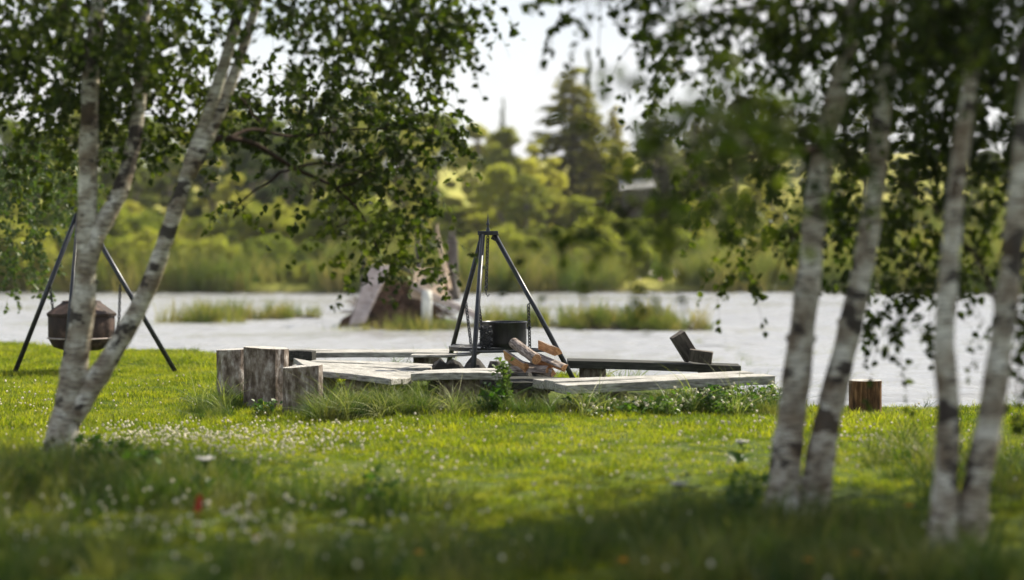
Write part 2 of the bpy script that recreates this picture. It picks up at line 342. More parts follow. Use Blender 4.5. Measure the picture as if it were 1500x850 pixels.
def pts_on(n, x0, x1, y0, y1, cond=None):
    x = rng.uniform(x0, x1, n); y = rng.uniform(y0, y1, n)
    if cond is not None: k = cond(x, y); x = x[k]; y = y[k]
    return np.stack([x, y, hgt(x, y)], 1)
SOIL = lambda x, y: (np.sin(x * 2.3 + 1.1 * np.sin(y * 3.1)) * np.sin(y * 2.9 + x) > .62) & (y < 11.2) & (x > -2.2) & (x < 1.6)
RING = lambda x, y: (((x + .1) / 2.2) ** 2 + ((y - 21.6) / 2.0) ** 2 < 1)
lawn_c = proto_coll('lawn_protos', [('tuft', *blades(42, .13, .025, .075, .006, .9), M['grass']) for _ in range(5)])
lawn_pts = pts_on(62000, -12, 12, 6.5, 34, lambda x, y: (y < shore(x) + .12) & (np.abs(x) < .29 * y + 1.2) & ~RING(x, y) & ~(SOIL(x, y) & (rng.random(len(x)) < .8)))
cl = np.sin(lawn_pts[:, 0] * 1.7 + np.sin(lawn_pts[:, 1] * .9) * 2) * np.sin(lawn_pts[:, 1] * 1.3 + 1)
scatter('lawn_grass', lawn_pts, lawn_c, .7, 1.35, 'short bright green lawn grass sprinkled with clover', 'grass', .1, (1 + .35 * cl) * np.interp(lawn_pts[:, 1], [10, 14.5, 18], [.55, .7, 1]))
# rougher knots and dark weeds in the foreground
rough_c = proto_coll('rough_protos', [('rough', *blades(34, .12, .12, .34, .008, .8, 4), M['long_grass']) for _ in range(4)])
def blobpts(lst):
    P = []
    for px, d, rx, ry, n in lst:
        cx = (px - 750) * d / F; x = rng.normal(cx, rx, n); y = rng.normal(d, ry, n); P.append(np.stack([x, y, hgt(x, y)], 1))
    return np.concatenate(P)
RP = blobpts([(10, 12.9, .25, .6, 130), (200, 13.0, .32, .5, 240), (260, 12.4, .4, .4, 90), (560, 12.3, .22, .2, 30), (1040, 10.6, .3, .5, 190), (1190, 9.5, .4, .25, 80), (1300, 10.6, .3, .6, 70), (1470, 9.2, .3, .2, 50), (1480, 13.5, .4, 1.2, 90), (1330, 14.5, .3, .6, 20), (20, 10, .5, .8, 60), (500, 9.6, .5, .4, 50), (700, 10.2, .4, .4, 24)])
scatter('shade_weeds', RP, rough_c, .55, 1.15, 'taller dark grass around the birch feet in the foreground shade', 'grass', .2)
# long grass around stumps and benches
bench_c = proto_coll('bench_grass_protos', [('long', *blades(40, .09, .16, .46, .0075, .95, 5), M['long_grass']) for _ in range(4)])
LP = np.concatenate([pts_on(22, -3.15, -1.8, 18.75, 19.1), pts_on(40, -3.2, -2.7, 19.2, 20.6), pts_on(120, -1.85, -.8, 18.35, 18.95), pts_on(30, -.3, -.1, 18.35, 18.9), pts_on(10, -.8, -.3, 18.5, 18.8), pts_on(160, -.2, 2.45, 18.25, 18.75), pts_on(60, -1.9, -.9, 19.0, 21), pts_on(60, 1.2, 2.4, 19.0, 20),
  pts_on(60, -6.8, -3.0, 25.5, 29, lambda x, y: y > shore(x) - .8), pts_on(50, -9, -3, 28, 33, lambda x, y: (y > shore(x) - .6) & (y < shore(x) + .3)), pts_on(50, 2.7, 8, 18, 20, lambda x, y: (y > shore(x) - .5) & (y < shore(x) + .2))])
LS = np.where(LP[:, 1] > 25, .45, np.where((LP[:, 0] > -.3), .62, np.where(LP[:, 0] < -1.85, .5, .86)))
scatter('long_grass', LP, bench_c, .65, 1.15, 'long arching grass growing up around the stumps and benches', 'grass', .2, LS)
wild_c = proto_coll('wild_protos', [('wild', *blades(16, .05, .28, .62, .0085, 1.35, 7), M['wild_grass']) for _ in range(5)])
WP = np.concatenate([pts_on(60, -1.85, -.95, 18.3, 18.9), pts_on(22, -1.0, -.1, 18.35, 18.7), pts_on(26, -.1, 2.3, 18.1, 18.5), pts_on(8, -3.1, -2.6, 19.2, 20.2), pts_on(12, 2.2, 2.7, 18.8, 19.6), pts_on(16, -2.4, -.6, 22.7, 25), pts_on(14, .2, 2.2, 22.4, 23.6)])
scatter('wild_grass', WP, wild_c, .55, 1.1, 'sprays of tall pale arching grass blades around the benches', 'grass', .25)
# reeds on islets and far bank
reed_c = proto_coll('reed_protos', [('reed', *blades(46, .22, .25, .8, .022, .5, 3), M['reed']) for _ in range(4)])
P = pts_on(6000, -11, 8, 43, 54, lambda x, y: (hgt(x, y) > -.36) & ~((x > -3.9) & (x < -.75)) & (np.sin(x * 3.3 + y) * np.sin(y * 2.1 + x * 1.3) > -.72))
scatter('islet_reeds', P, reed_c, .18, 1.0, 'straw green reeds on the low islets in the river', 'reeds')
P = pts_on(2600, -30, 42, 78, 120, lambda x, y: hgt(x, y) > -.2)
P = np.concatenate([P, pts_on(1500, -24, 26, 77.5, 82, lambda x, y: (hgt(x, y) > -.3) & (np.sin(x * .9) + np.sin(x * .37 + 2) > -.9))])
scatter('far_meadow_grass', P, reed_c, 1.2, 2.6, 'tall yellow green meadow grass on the far bank', 'grass')
P = pts_on(60, 3, 7, 24, 40); P[:, 2] = -.42
scatter('water_grass', P, bench_c, .45, .9, 'sparse thin grass stalks standing in the shallow water', 'grass')
# clover
def ball(nm, r, mat, zz, bump_=.25):
    V = []; Fq = []
    for i in range(5):
        for k in range(7):
            th = math.pi * i / 4; ph = 2 * math.pi * k / 7; rr = r * random.uniform(1 - bump_, 1 + bump_)
            V.append((rr * math.sin(th) * math.cos(ph), rr * math.sin(th) * math.sin(ph), zz + rr * math.cos(th)))
    for i in range(4):
        for k in range(7): Fq.append((i * 7 + k, i * 7 + (k + 1) % 7, (i + 1) * 7 + (k + 1) % 7, (i + 1) * 7 + k))
    return (nm, V, Fq, mat)
clov_c = proto_coll('clover_protos', [ball('clover', .011, M['white_flower'], z_) for z_ in (.07, .085, .1, .06)])
CP = [blobpts([(310, 15.9, .60, .85, 480), (190, 16.4, .45, .8, 190), (430, 16.2, .55, .8, 200), (60, 19.5, .6, .5, 80), (40, 21.5, 1.2, 1.2, 100), (620, 14.2, .8, .8, 45), (470, 13.6, .5, .6, 35), (1270, 15.6, .35, .9, 120), (1130, 16.0, .4, .8, 60), (960, 15.5, .8, 1.2, 60), (1450, 16, .4, .8, 60), (1000, 13.8, .4, .4, 30), (560, 16, 1, 1.2, 50)]),
      pts_on(330, -5.5, 5.5, 8.3, 20, lambda x, y: (y < shore(x)) & (np.abs(x) < .27 * y)), blobpts([(330, 11.0, .5, .6, 60), (120, 11.0, .5, .6, 45), (380, 10.0, .4, .4, 45), (640, 10.6, .5, .5, 25), (60, 10.2, .4, .4, 25)])]
CP = np.concatenate(CP); CP[:, 2] += np.where(CP[:, 1] < 12.5, rng.uniform(.02, .12, len(CP)), 0); CP = CP[(CP[:, 1] < shore(CP[:, 0]) - .1) & ~RING(CP[:, 0], CP[:, 1]) & (CP[:, 1] > 8)]
scatter('clover_flowers', CP, clov_c, .5, 1.15, 'tiny cream white clover heads scattered over the lawn', 'flowers', .1)

# ------------------------------------------------------------------ leaf generators
LEAF = np.array([[0, 0, 0], [.40, .28, .07], [.27, .68, .05], [0, 1.0, -.04], [-.27, .68, .05], [-.40, .28, .07]])
LF = np.array([[0, 1, 2, 3], [0, 3, 4, 5]])
def leaves_mesh(name, C, D, S, mat, parent, shape=LEAF, link=True, extra=None):
    n = len(C); D = D / (np.linalg.norm(D, axis=1, keepdims=True) + 1e-9)
    r = rng.normal(size=(n, 3)); r[:, 2] += .8
    Xa = np.cross(D, r); Xa /= np.linalg.norm(Xa, axis=1, keepdims=True) + 1e-9; Za = np.cross(Xa, D)
    V = C[:, None] + S[:, None, None] * (shape[None, :, 0:1] * Xa[:, None] + shape[None, :, 1:2] * D[:, None] + shape[None, :, 2:3] * Za[:, None])
    k = shape.shape[0]; Fq = (np.arange(n)[:, None, None] * k + LF[None]).reshape(-1, 4)
    V = V.reshape(-1, 3)
    if not extra: return npmesh(name, V, Fq, mat, parent, link=link)
    nf = len(Fq); tw, tm = extra; Fq = np.concatenate([Fq, np.array(tw.f) + len(V)]); V = np.concatenate([V, np.array(tw.v)])
    o = npmesh(name, V, Fq, mat, parent, link=link); o.data.materials.append(tm); o.data.polygons.foreach_set('material_index', np.r_[np.zeros(nf, np.int32), np.ones(len(Fq) - nf, np.int32)]); return o
def birch_twigs(blobs, mb, leafsize=.058, per=15, nlim=None):
    """blobs: (centre, (rx,ry,rz), ntwigs)"""
    C = []; D = []
    for c, r, n in blobs:
        for i in range(n):
            u = rng.normal(size=3); u /= np.linalg.norm(u); u *= rng.random() ** .4
            p = np.array(c) + u * np.array(r); d = np.array([u[0], u[1], 0]) + rng.normal(0, .5, 3); d /= np.linalg.norm(d) + 1e-9
            L_ = rng.uniform(.25, .62); pts = [p.copy()]; nseg = 6
            for k in range(nseg):
                d = d + np.array([0, 0, -.28]) + rng.normal(0, .12, 3); d /= np.linalg.norm(d); p = p + d * L_ / nseg; pts.append(p.copy())
            mb.tube(pts, [.0032 - .0004 * k for k in range(nseg + 1)], 3, cap=False)
            m = int(per * rng.uniform(.6, 1.3))
            for j in range(m):
                t = rng.uniform(.05, 1) * nseg; k = min(int(t), nseg - 1); q_ = pts[k] + (pts[k + 1] - pts[k]) * (t - k)
                dd = rng.normal(size=3) + np.array([0, 0, -.7]); C.append(q_ + rng.normal(0, .012, 3)); D.append(dd)
    return np.array(C), np.array(D)
def make_birch(name, label, base, trunks, blobs, leafsize=.062, leafmat='birch_leaf', group=None, bark='birch_bark', limbs=()):
    """trunks: list of (control points, r0, r1); blobs: (centre, radii, ntwigs)"""
    root = tag(empty(name, base), label, 'birch tree', group); b = Vector(base); allp = []
    for ctrl, r0, r1 in trunks:
        pts = spline(ctrl, 46); n = len(pts); mb = MB()
        ph = random.uniform(0, 6); rad = []
        for i, p in enumerate(pts):
            t = i / (n - 1); r = r0 + (r1 - r0) * t ** .8
            if ctrl[0][2] < .3: r *= 1 + .55 * math.exp(-i / 1.5)
            r *= 1 + .05 * math.sin(i * 1.3 + ph) + .04 * math.sin(i * 2.9)
            rad.append(r); allp.append((p, r))
        mb.tube([p - b for p in pts], rad, 16, rough=.045, ph=ph)
        # knots: short bulges on the bark where old limbs broke off
        for k in range(7):
            i = random.randrange(3, n - 12); p = pts[i]; a = random.uniform(0, 6.28); dv = Vector((math.cos(a), math.sin(a) * .7 - .4, .25)).normalized()
            mb.tube([p - b + dv * rad[i] * .7, p - b + dv * rad[i] * 1.08, p - b + dv * rad[i] * 1.22], [rad[i] * .42, rad[i] * .3, rad[i] * .12], 7)
        mb.build('trunk', M[bark], root, smooth=True)
    lm = MB()
    nodes = [(p, r, 0) for p, r in allp]
    for ctrl, r0, r1 in limbs:
        pts = spline(ctrl, 24); rad = [r0 + (r1 - r0) * i / 24 for i in range(25)]; lm.tube([p - b for p in pts], rad, 8, rough=.08)
        nodes += [(p, q_, 1) for p, q_ in list(zip(pts, rad))[4:]]            # (point, radius there, order)
    def tdist(q): return min((q - p).length for p, r in allp)
    for c, r, n in sorted(blobs, key=lambda q: tdist(Vector(q[0]))):
        c = Vector(c)
        best = min(nodes, key=lambda q: (q[0] - c).length + (1.0 if q[0].z > c.z + .1 and q[2] == 0 and c.z < 6 else 0) * .25 + (.10 if q[2] else 0) + abs(c.z - q[0].z) * .5)
        s = best[0]; dvec = c - s; mid = s.lerp(c, .45) + Vector((random.uniform(-.06, .06), random.uniform(-.06, .06), .12 * dvec.length))
        pts = spline([s, mid, c, c + dvec.normalized() * min(r) * .5 + Vector((0, 0, -.08))], 12)
        pts = [p + Vector((random.uniform(-.012, .012) for _ in range(3))) for p in pts]; pts[0] = s
        r0 = min(best[1] * (.42 if best[2] == 0 else .85), .007 + .010 * dvec.length)
        rad = [r0 * (1 - .72 * i / 12) for i in range(13)]; lm.tube([p - b for p in pts], rad, 6, rough=.06)
        for p, q_ in list(zip(pts, rad))[4:11]: nodes.append((p, q_, 1))
        for k in range(5):
            p = pts[random.randrange(5, 13)]; e = c + Vector([random.uniform(-.8, .8) * q_ for q_ in r]); mm = p.lerp(e, .5) + Vector((0, 0, .05))
            lm.tube([x - b for x in spline([p, mm, e], 6)], [max(.0028, r0 * .3) * (1 - .7 * i / 6) for i in range(7)], 4)
    lm.build('branches', M['twig'], root, smooth=True)
    tw = MB(); C, D = birch_twigs([((np.array(c) - np.array(b)), r, n) for c, r, n in blobs], tw)
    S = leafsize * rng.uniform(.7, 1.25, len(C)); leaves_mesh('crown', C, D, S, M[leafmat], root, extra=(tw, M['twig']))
    return root
def B(px, py, rx, ry, d, n, dd=.5):
    d += DP * (py > 50); k = d / F; n = int(n * BM + .5); return (at(px, py, d), (rx * k * 1.3, dd * 1.7, ry * k * 1.2), n)

# ------------------------------------------------------------------ foreground birches
BM = 2.3; DP = .9
d = 14.1; T = lambda x, y, dd=d: at(x, y, dd)
def G(px, dd): x = (px - 750) * dd / F; return (x, dd, float(hgt(x, dd)) - .06)
A_ = ([G(78, d), T(92, 625), T(108, 540), T(122, 450), T(126, 380), T(130, 240), T(134, 110), T(146, 0), T(160, -160), T(170, -420), T(165, -800)], .118, .03)
B_ = ([T(124, 400), T(142, 345), T(176, 280, 14.2), T(200, 190, 14.3), T(210, 80, 14.4), T(220, -60, 14.6), T(250, -300, 14.8), T(270, -600, 15)], .078, .025)
C_ = ([T(104, 612), T(130, 572), T(172, 505), T(215, 425), T(248, 335), T(280, 240), T(312, 150), T(350, 20), T(390, -150), T(450, -420)], .088, .028)
D_ = ([T(276, 258), T(306, 200), T(340, 120, 14.2), T(376, 10, 14.3), T(410, -120, 14.4), T(500, -350, 14.6)], .055, .02)
left_blobs = [B(40, 20, 80, 50, 14.2, 34), B(60, 90, 90, 50, 14, 32), B(30, 160, 60, 40, 14.4, 12), B(110, 130, 60, 50, 13.8, 16), B(150, 30, 80, 50, 13.7, 34), B(190, 100, 70, 50, 13.9, 26), B(250, 60, 50, 60, 14.4, 16), B(240, 160, 60, 40, 14, 12), B(60, 215, 70, 30, 14.3, 9),
  B(175, 190, 40, 35, 14, 8), B(280, 0, 50, 20, 13.8, 9), B(325, 130, 20, 30, 14.2, 5), B(320, 180, 40, 40, 14.2, 6), B(350, 140, 20, 40, 14, 4), B(420, 0, 60, 16, 14, 9), B(500, 20, 70, 35, 14, 24), B(590, 30, 70, 40, 14.2, 26), B(640, 25, 45, 30, 14.3, 11), B(680, 45, 20, 20, 14.4, 2), B(545, 80, 50, 25, 14.1, 8), B(440, 50, 30, 15, 14.1, 2), B(620, 80, 50, 25, 14, 6), B(460, 130, 50, 25, 15, 8), B(400, 110, 35, 30, 15, 5)]
BM = 1.45; DP = 0
hang = [B(430, 150, 40, 35, 15.6, 9), B(500, 160, 60, 40, 15.6, 17), B(570, 140, 60, 35, 15.8, 15), B(620, 180, 50, 40, 15.6, 14), B(540, 220, 70, 40, 15.5, 16), B(595, 245, 45, 40, 15.4, 13), B(640, 190, 30, 30, 15.5, 5), B(480, 215, 50, 35, 15.6, 9), B(560, 290, 60, 35, 15.4, 12), B(585, 315, 45, 35, 15.3, 12), B(570, 350, 45, 35, 15.3, 10), B(600, 390, 35, 25, 15.3, 6), B(460, 270, 50, 20, 15.4, 5), B(350, 300, 40, 14, 15, 3), B(500, 330, 30, 20, 15.3, 4)]
above = [(Vector((x, y, z)), (.8, .8, .55), 30) for x, y, z in [(-3.2, 13.6, 4.0), (-2.2, 14.5, 4.2), (-4.2, 14.2, 4.3), (-1.4, 14.1, 4.2), (-3.4, 14.8, 5.1), (-2.4, 13.5, 5.2), (-1.2, 14.6, 5.2), (-3.0, 14.2, 6.3), (-1.9, 14.2, 6.3), (-2.8, 14, 7.3)]]
make_birch('birch_tree', 'white barked birch with several leaning stems in front of the hanging barrel', G(85, d), [A_, B_, C_, D_], left_blobs + hang + above, limbs=[([T(302, 205), T(335, 203, 14.3), T(375, 212, 14.6), T(430, 246, 15), T(490, 275, 15.3), T(530, 315, 15.4), T(556, 372, 15.4)], .026, .007),
  ([T(335, 203, 14.3), T(372, 190, 14.6), T(430, 200, 15.2), T(520, 190, 15.6), T(610, 190, 15.7)], .016, .005), ([T(430, 246, 15), T(480, 240, 15.2), T(560, 262, 15.3)], .011, .004), ([T(490, 275, 15.3), T(540, 270, 15.3), T(620, 300, 15.3)], .011, .004)])
d2 = 11.5; T2 = lambda x, y, dd=d2: at(x, y, dd)
E_ = ([G(1146, d2), T2(1150, 700), T2(1162, 600), T2(1176, 480), T2(1188, 370), T2(1202, 240), T2(1232, 110), T2(1250, 0), T2(1262, -180), T2(1250, -500), T2(1262, -900)], .104, .03)
F_ = ([G(1190, d2 + .1), T2(1204, 660), T2(1226, 560), T2(1252, 450), T2(1276, 320), T2(1290, 180), T2(1298, 60), T2(1305, -60), T2(1330, -300), T2(1380, -700)], .092, .03)
BM = 1.7; DP = 1.9
rb = [B(1250, 25, 60, 40, 11.3, 22), B(1190, 20, 60, 40, 11.6, 16), B(1300, 60, 50, 50, 11.2, 16), B(1210, 150, 60, 40, 10.5, 13), B(1180, 210, 60, 45, 10, 15), B(1140, 110, 50, 22, 11.4, 4), B(1090, 20, 60, 22, 11.4, 10), B(1020, 15, 50, 22, 11.6, 8), B(950, 10, 50, 14, 11.8, 5), B(860, 5, 40, 10, 12, 3), B(1000, 70, 45, 30, 11.6, 7), B(1010, 120, 35, 30, 11.6, 6), B(960, 60, 30, 30, 11.7, 3), B(1060, 140, 50, 16, 11, 6), B(1130, 175, 60, 20, 9.8, 9),
  B(1180, 320, 40, 40, 12, 9), B(1130, 350, 40, 40, 12.2, 6), B(1090, 300, 40, 30, 12.2, 7), B(1075, 390, 22, 50, 12.2, 4), B(1240, 320, 25, 50, 12.2, 8), B(1230, 250, 30, 60, 12.3, 8), B(1000, 250, 50, 20, 11.8, 5), B(1150, 60, 20, 30, 11.6, 3)]
BM = 1.0; DP = 0
near = [B(1070, 150, 34, 16, 7.6, 12, .2), B(1030, 180, 30, 14, 7.4, 7, .2), B(1130, 160, 30, 14, 7.9, 9, .15), B(1080, 205, 28, 12, 7.6, 5, .2), B(1000, 290, 60, 16, 9, 7), B(930, 300, 50, 14, 9.2, 6), B(880, 330, 40, 14, 9.4, 3), B(960, 325, 40, 14, 9.3, 4)]
above2 = [(Vector((x, y, z)), (.9, .9, .5), 70) for x, y, z in [(.6, 12.6, 4.0), (1.6, 12.8, 4.2), (2.8, 12.6, 4.2), (.9, 13.8, 4.4), (2.0, 14.0, 4.5), (3.0, 13.8, 4.6), (.2, 12.2, 3.9), (.5, 13.2, 5.0), (2.0, 13.2, 5.4), (1.6, 11.2, 3.7), (2.4, 11.6, 4.0), (.9, 10.9, 4.1), (.3, 11.5, 3.8), (1.9, 10.5, 4.6), (1.2, 12, 4.9), (2.4, 11.4, 5.3), (1.6, 11.0, 5.9), (2.2, 11.8, 6.5), (1.7, 11.3, 7.3)]]
make_birch('birch_tree', 'birch with two pale stems forking from one foot, right of the bench end', G(1170, d2), [E_, F_], rb + near + above2, limbs=[([T2(1205, 220), T2(1120, 225, 10.6), T2(1060, 250, 9.8), T2(1000, 285, 9.4), T2(930, 305, 9.4), T2(870, 330, 9.5)], .024, .004),
  ([T2(1190, 330), T2(1160, 350, 11.9), T2(1140, 390, 12.1), T2(1128, 430, 12.1)], .010, .003), ([T2(1250, 20), T2(1120, 10, 11.5), T2(1000, 30, 11.7), T2(920, 40, 11.8)], .018, .004)])
BM = 1.9; DP = 1.7
d3 = 10.1; T3 = lambda x, y, dd=d3: at(x, y, dd)
G_ = ([G(1380, d3), T3(1386, 720), T3(1390, 600), T3(1384, 500), T3(1392, 380), T3(1402, 260), T3(1418, 130), T3(1428, 0), T3(1440, -200), T3(1470, -600)], .074, .025)
gb = [B(1380, 20, 60, 40, 10.2, 20), B(1360, 100, 60, 45, 10.6, 20), B(1340, 180, 50, 45, 11, 15), B(1440, 100, 50, 50, 10.5, 16), B(1340, 260, 45, 45, 11.2, 14), B(1330, 340, 40, 45, 11.4, 13), B(1300, 410, 30, 30, 11.4, 6), B(1310, 470, 26, 22, 11.2, 4), B(1430, 200, 40, 50, 10.8, 12), B(1350, 420, 30, 30, 11.4, 5), B(1430, 320, 30, 30, 11.5, 5), B(1360, 0, 80, 30, 10.4, 14)]
above3 = [(Vector((x, y, z)), (.8, .8, .5), 28) for x, y, z in [(2.4, 10.4, 3.4), (2.9, 9.7, 4.0), (1.8, 9.8, 4.2), (2.5, 10.1, 5.0), (2.7, 10.3, 6.0)]]
make_birch('birch_tree', 'slim dark spotted birch trunk, second from the right edge', G(1380, d3), [G_], gb + above3)
H_ = ([G(1416, d3 + .1), T3(1430, 720), T3(1450, 620), T3(1468, 500), T3(1482, 380), T3(1494, 250), T3(1506, 100), T3(1520, -60), T3(1540, -300), T3(1560, -650)], .082, .03)
hb = [B(1480, 20, 60, 50, 10.2, 18), B(1500, 120, 50, 50, 10.2, 14), B(1490, 220, 50, 50, 10.6, 12), B(1440, 380, 30, 30, 11, 4), B(1495, 330, 20, 40, 11, 5), B(1495, 470, 14, 50, 9.6, 5), B(1490, 560, 14, 40, 9.6, 4), B(1460, 60, 60, 40, 11, 12)]
above4 = [(Vector((x, y, z)), (.8, .8, .5), 28) for x, y, z in [(3.0, 10.2, 3.4), (3.6, 10.8, 3.8), (3.4, 9.6, 4.4), (3.1, 10.4, 5.2), (3.3, 10.3, 6.2)]]
Hb = ([T3(1466, 455), T3(1440, 400, 10.2), T3(1408, 345, 10.4), T3(1360, 300, 10.6), T3(1310, 262, 10.8)], .014, .006)
make_birch('birch_tree', 'leaning brownish birch trunk nearest the right edge with one long thin side branch', G(1425, d3), [H_], hb + above4, limbs=[Hb])
# birch to the left on the shore behind the barrel tripod
def small_tree(px, d, label, blobs, h=5.5):
    x = (px - 750) * d / F; z = float(hgt(x, d)) - .05; b = Vector((x, d, z))
    return make_birch('alder_tree', label, b, [([b, b + Vector((.1, 0, 1.5)), b + Vector((.05, .1, 3)), b + Vector((.25, 0, h))], .09, .02)], blobs, .075, 'alder_leaf', bark='far_bark')
DP = 0
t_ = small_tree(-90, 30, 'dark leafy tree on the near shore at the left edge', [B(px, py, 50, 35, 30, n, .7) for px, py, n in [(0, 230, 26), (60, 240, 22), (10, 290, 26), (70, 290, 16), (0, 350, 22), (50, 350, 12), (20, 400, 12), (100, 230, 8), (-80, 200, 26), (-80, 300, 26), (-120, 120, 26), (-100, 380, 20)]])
t_['category'] = 'tree'
# trees standing to the right of the frame, whose shade lies over the foreground
for (x, y, x0, nm) in [(6.0, 11.5, 4.0, 'birch standing just outside the right edge, shading the foreground'), (6.0, 14.0, 4.2, 'birch farther back outside the right edge, shading the foreground'), (8.4, 11.8, 6.6, 'birch farthest out beyond the right edge')]:
    bl = [(Vector((max(x0, x + random.uniform(-2.0, 1.6)), y + random.uniform(-1.7, 1.1), random.uniform(3.8, 6.8))), (.9, .9, .5), 75) for _ in range(22)]
    z = float(hgt(x, y)) - .05
    make_birch('birch_tree', nm, (x, y, z), [([(x, y, z), (x + .1, y, 2.5), (x, y + .1, 5), (x, y, 7.5)], .12, .03)], bl)

# ------------------------------------------------------------------ far trees (prototypes copied with their parts)
FLEAF = np.array([[0, -.5, 0], [.5, -.2, .1], [.4, .3, -.05], [0, .55, .1], [-.4, .35, 0], [-.5, -.2, .12]])
def clump_points(c, r, n):
    u = rng.normal(size=(n, 3)); u /= np.linalg.norm(u, axis=1, keepdims=True); u *= (rng.random((n, 1)) ** .33)
    return np.array(c) + u * np.array(r)
def copy_tree(o):
    c = o.copy(); col.objects.link(c)
    for ch in [q for q in o.children]:
        k = ch.copy(); col.objects.link(k); k.parent = c
    return c
def proto_broad(name, h, wd, nclump, nl, size, mat, trunk=True, low=.1, cat='tree', dens=1):
    root = empty(name); root['category'] = cat; P = []
    tips = []
    for i in range(nclump):
        t = rng.uniform(low, 1); rr = wd * math.sin(math.pi * (.12 + .8 * t) ** .9) ** .8 * rng.uniform(.35, 1); a = rng.uniform(0, 6.283)
        c = (rr * math.cos(a), rr * math.sin(a), h * (t * .93)); r = rng.uniform(.14, .26) * wd * 1.3
        P.append(clump_points(c, (r, r, r * .75), int(nl / nclump))); tips.append(c)
    P = np.concatenate(P); leaves_mesh('crown', P, rng.normal(size=P.shape), size * rng.uniform(.6, 1.3, len(P)), mat, root, FLEAF)
    mb = MB(); mb.tube([(0, 0, -.3), (.05, 0, h * .3), (-.04, .05, h * .6), (0, 0, h * .92)], [h * .017, h * .013, h * .008, .01], 8)
    mb.build('trunk', M['far_bark'], root)
    mb = MB()
    for c in tips[::2]:
        c = Vector(c); mb.tube([(0, 0, max(.1, c.z * .6)), c * .5 + Vector((0, 0, c.z * .38)), c], [h * .006, h * .004, .01], 5)
    mb.build('limbs', M['far_bark'], root)
    return root
def proto_spruce(name, h, wd, mat, dens=1.0, ragged=.25, size=.28):
    root = empty(name); root['category'] = 'spruce tree'; C = []; D = []; lb = MB()
    z = h * .06
    while z < h * .985:
        t = z / h; L_ = wd * (1 - t) ** .85 + .10; nb = max(4, int(9 * (1 - t) + 4))
        for k in range(nb):
            a = rng.uniform(0, 6.283); l = L_ * rng.uniform(1 - ragged * 1.6, 1 + ragged * .6); dz = -l * rng.uniform(.12, .4)
            e = Vector((l * math.cos(a), l * math.sin(a), z + dz)); lb.tube([(0, 0, z), e * .5 + Vector((0, 0, z * .5)), e], [.025, .016, .006], 3, cap=False)
            m = max(4, int(14 * l * dens))
            for j in range(m):
                s = rng.uniform(.12, 1.0) ** .7; p = np.array([e.x * s, e.y * s, z + dz * s]) + rng.normal(0, .07, 3) * np.array([1, 1, .7]) + np.array([0, 0, -rng.uniform(0, .16)])
                C.append(p); D.append(np.array([math.cos(a), math.sin(a), -.7]) + rng.normal(0, .45, 3))
        z += rng.uniform(.14, .26) * max(.5, h / 10)
    C = np.array(C); sh = FLEAF.copy(); sh[:, 0] *= .5
    leaves_mesh('crown', C, np.array(D), size * rng.uniform(.6, 1.3, len(C)), mat, root, sh)
    mb = MB(); mb.tube([(0, 0, -.3), (0, 0, h * .5), (0, 0, h)], [h * .014, h * .009, .012], 8); mb.build('trunk', M['far_bark'], root); lb.build('limbs', M['far_bark'], root)
    return root
def place(proto, state, px, d, s, label, group=None, name=None, py=None, sz=1):
    o = proto if not state[0] else copy_tree(proto); state[0] = True
    x = (px - 750) * d / F; o.location = (x, d, float(hgt(x, d)) - .05); o.scale = (s, s, s * sz); o.rotation_euler = (0, 0, random.uniform(0, 6.28))
    if name: o.name = name
    o['label'] = label
    if group: o['group'] = group
    elif 'group' in o.keys(): del o['group']
    return o
spr = [(proto_spruce('spruce_tree', 10, 2.1, M['spruce'], 1.3), [False]), (proto_spruce('spruce_tree', 10, 1.9, M['pine'], .8, .35), [False]), (proto_spruce('spruce_tree', 10, 2.4, M['spruce'], 1.5), [False])]
brd = [(proto_broad('birch_tree', 8, 2.0, 46, 5200, .20, M['far_birch']), [False]), (proto_broad('birch_tree', 8, 2.3, 50, 5600, .20, M['far_leaf']), [False]), (proto_broad('birch_tree', 8, 1.8, 34, 3600, .2, M['far_birch']), [False])]
pin = [(proto_broad('pine_tree', 9, 1.8, 30, 4200, .20, M['pine'], low=.3, cat='pine tree'), [False])]
shr = [(proto_broad('willow_shrub', 2.4, 1.5, 30, 3800, .11, M['far_leaf'], low=0, cat='shrub'), [False]), (proto_broad('willow_shrub', 2.2, 1.6, 30, 3800, .11, M['far_birch'], low=0, cat='shrub'), [False]), (proto_broad('willow_shrub', 1.2, 1.1, 24, 2600, .09, M['far_leaf'], low=0, cat='shrub'), [False])]
def top(pr, h0, px, py_top, d, label, group=None, sx=1):
    x = (px - 750) * d / F; z0 = float(hgt(x, d)); H = EYE - (py_top - HOR) * d / F - z0; s = H / h0
    return place(pr[0], pr[1], px, d, s * sx, label, group, sz=1 / sx)
top(spr[0], 10, 838, 92, 100, 'tall pointed spruce with a sunlit golden right side in the gap between the birches', sx=2.1)
top(spr[1], 10, 862, 66, 108, 'thin dark spruce top rising just behind the tall golden spruce', sx=.55)
top(spr[1], 10, 737, 140, 150, 'tiny thin spruce spire standing alone against the sky left of the tall spruce', sx=.5)
top(spr[0], 10, 900, 150, 105, 'sparse golden brown spruce directly right of the tall spruce', sx=1.2)
top(spr[2], 10, 958, 150, 98, 'broad dark spruce behind the pale hut roof', sx=1.7)
top(spr[2], 10, 1020, 165, 104, 'dark conifer right of the pale hut roof, partly behind blurred leaves', sx=1.6)
top(spr[1], 10, 985, 175, 112, 'thin dark conifer between the two broad ones near the pale hut roof', sx=1.3)
for px, py, d_, k in [(700, 175, 110, 0), (745, 180, 100, 0), (790, 205, 96, 2), (735, 235, 92, 1), (640, 160, 112, 1), (770, 250, 90, 0)]:
    top(brd[k], 8, px, py, d_, 'pale yellow green far birch standing left of the tall golden spruce', 'far birches left of the tall spruce', sx=1.2)
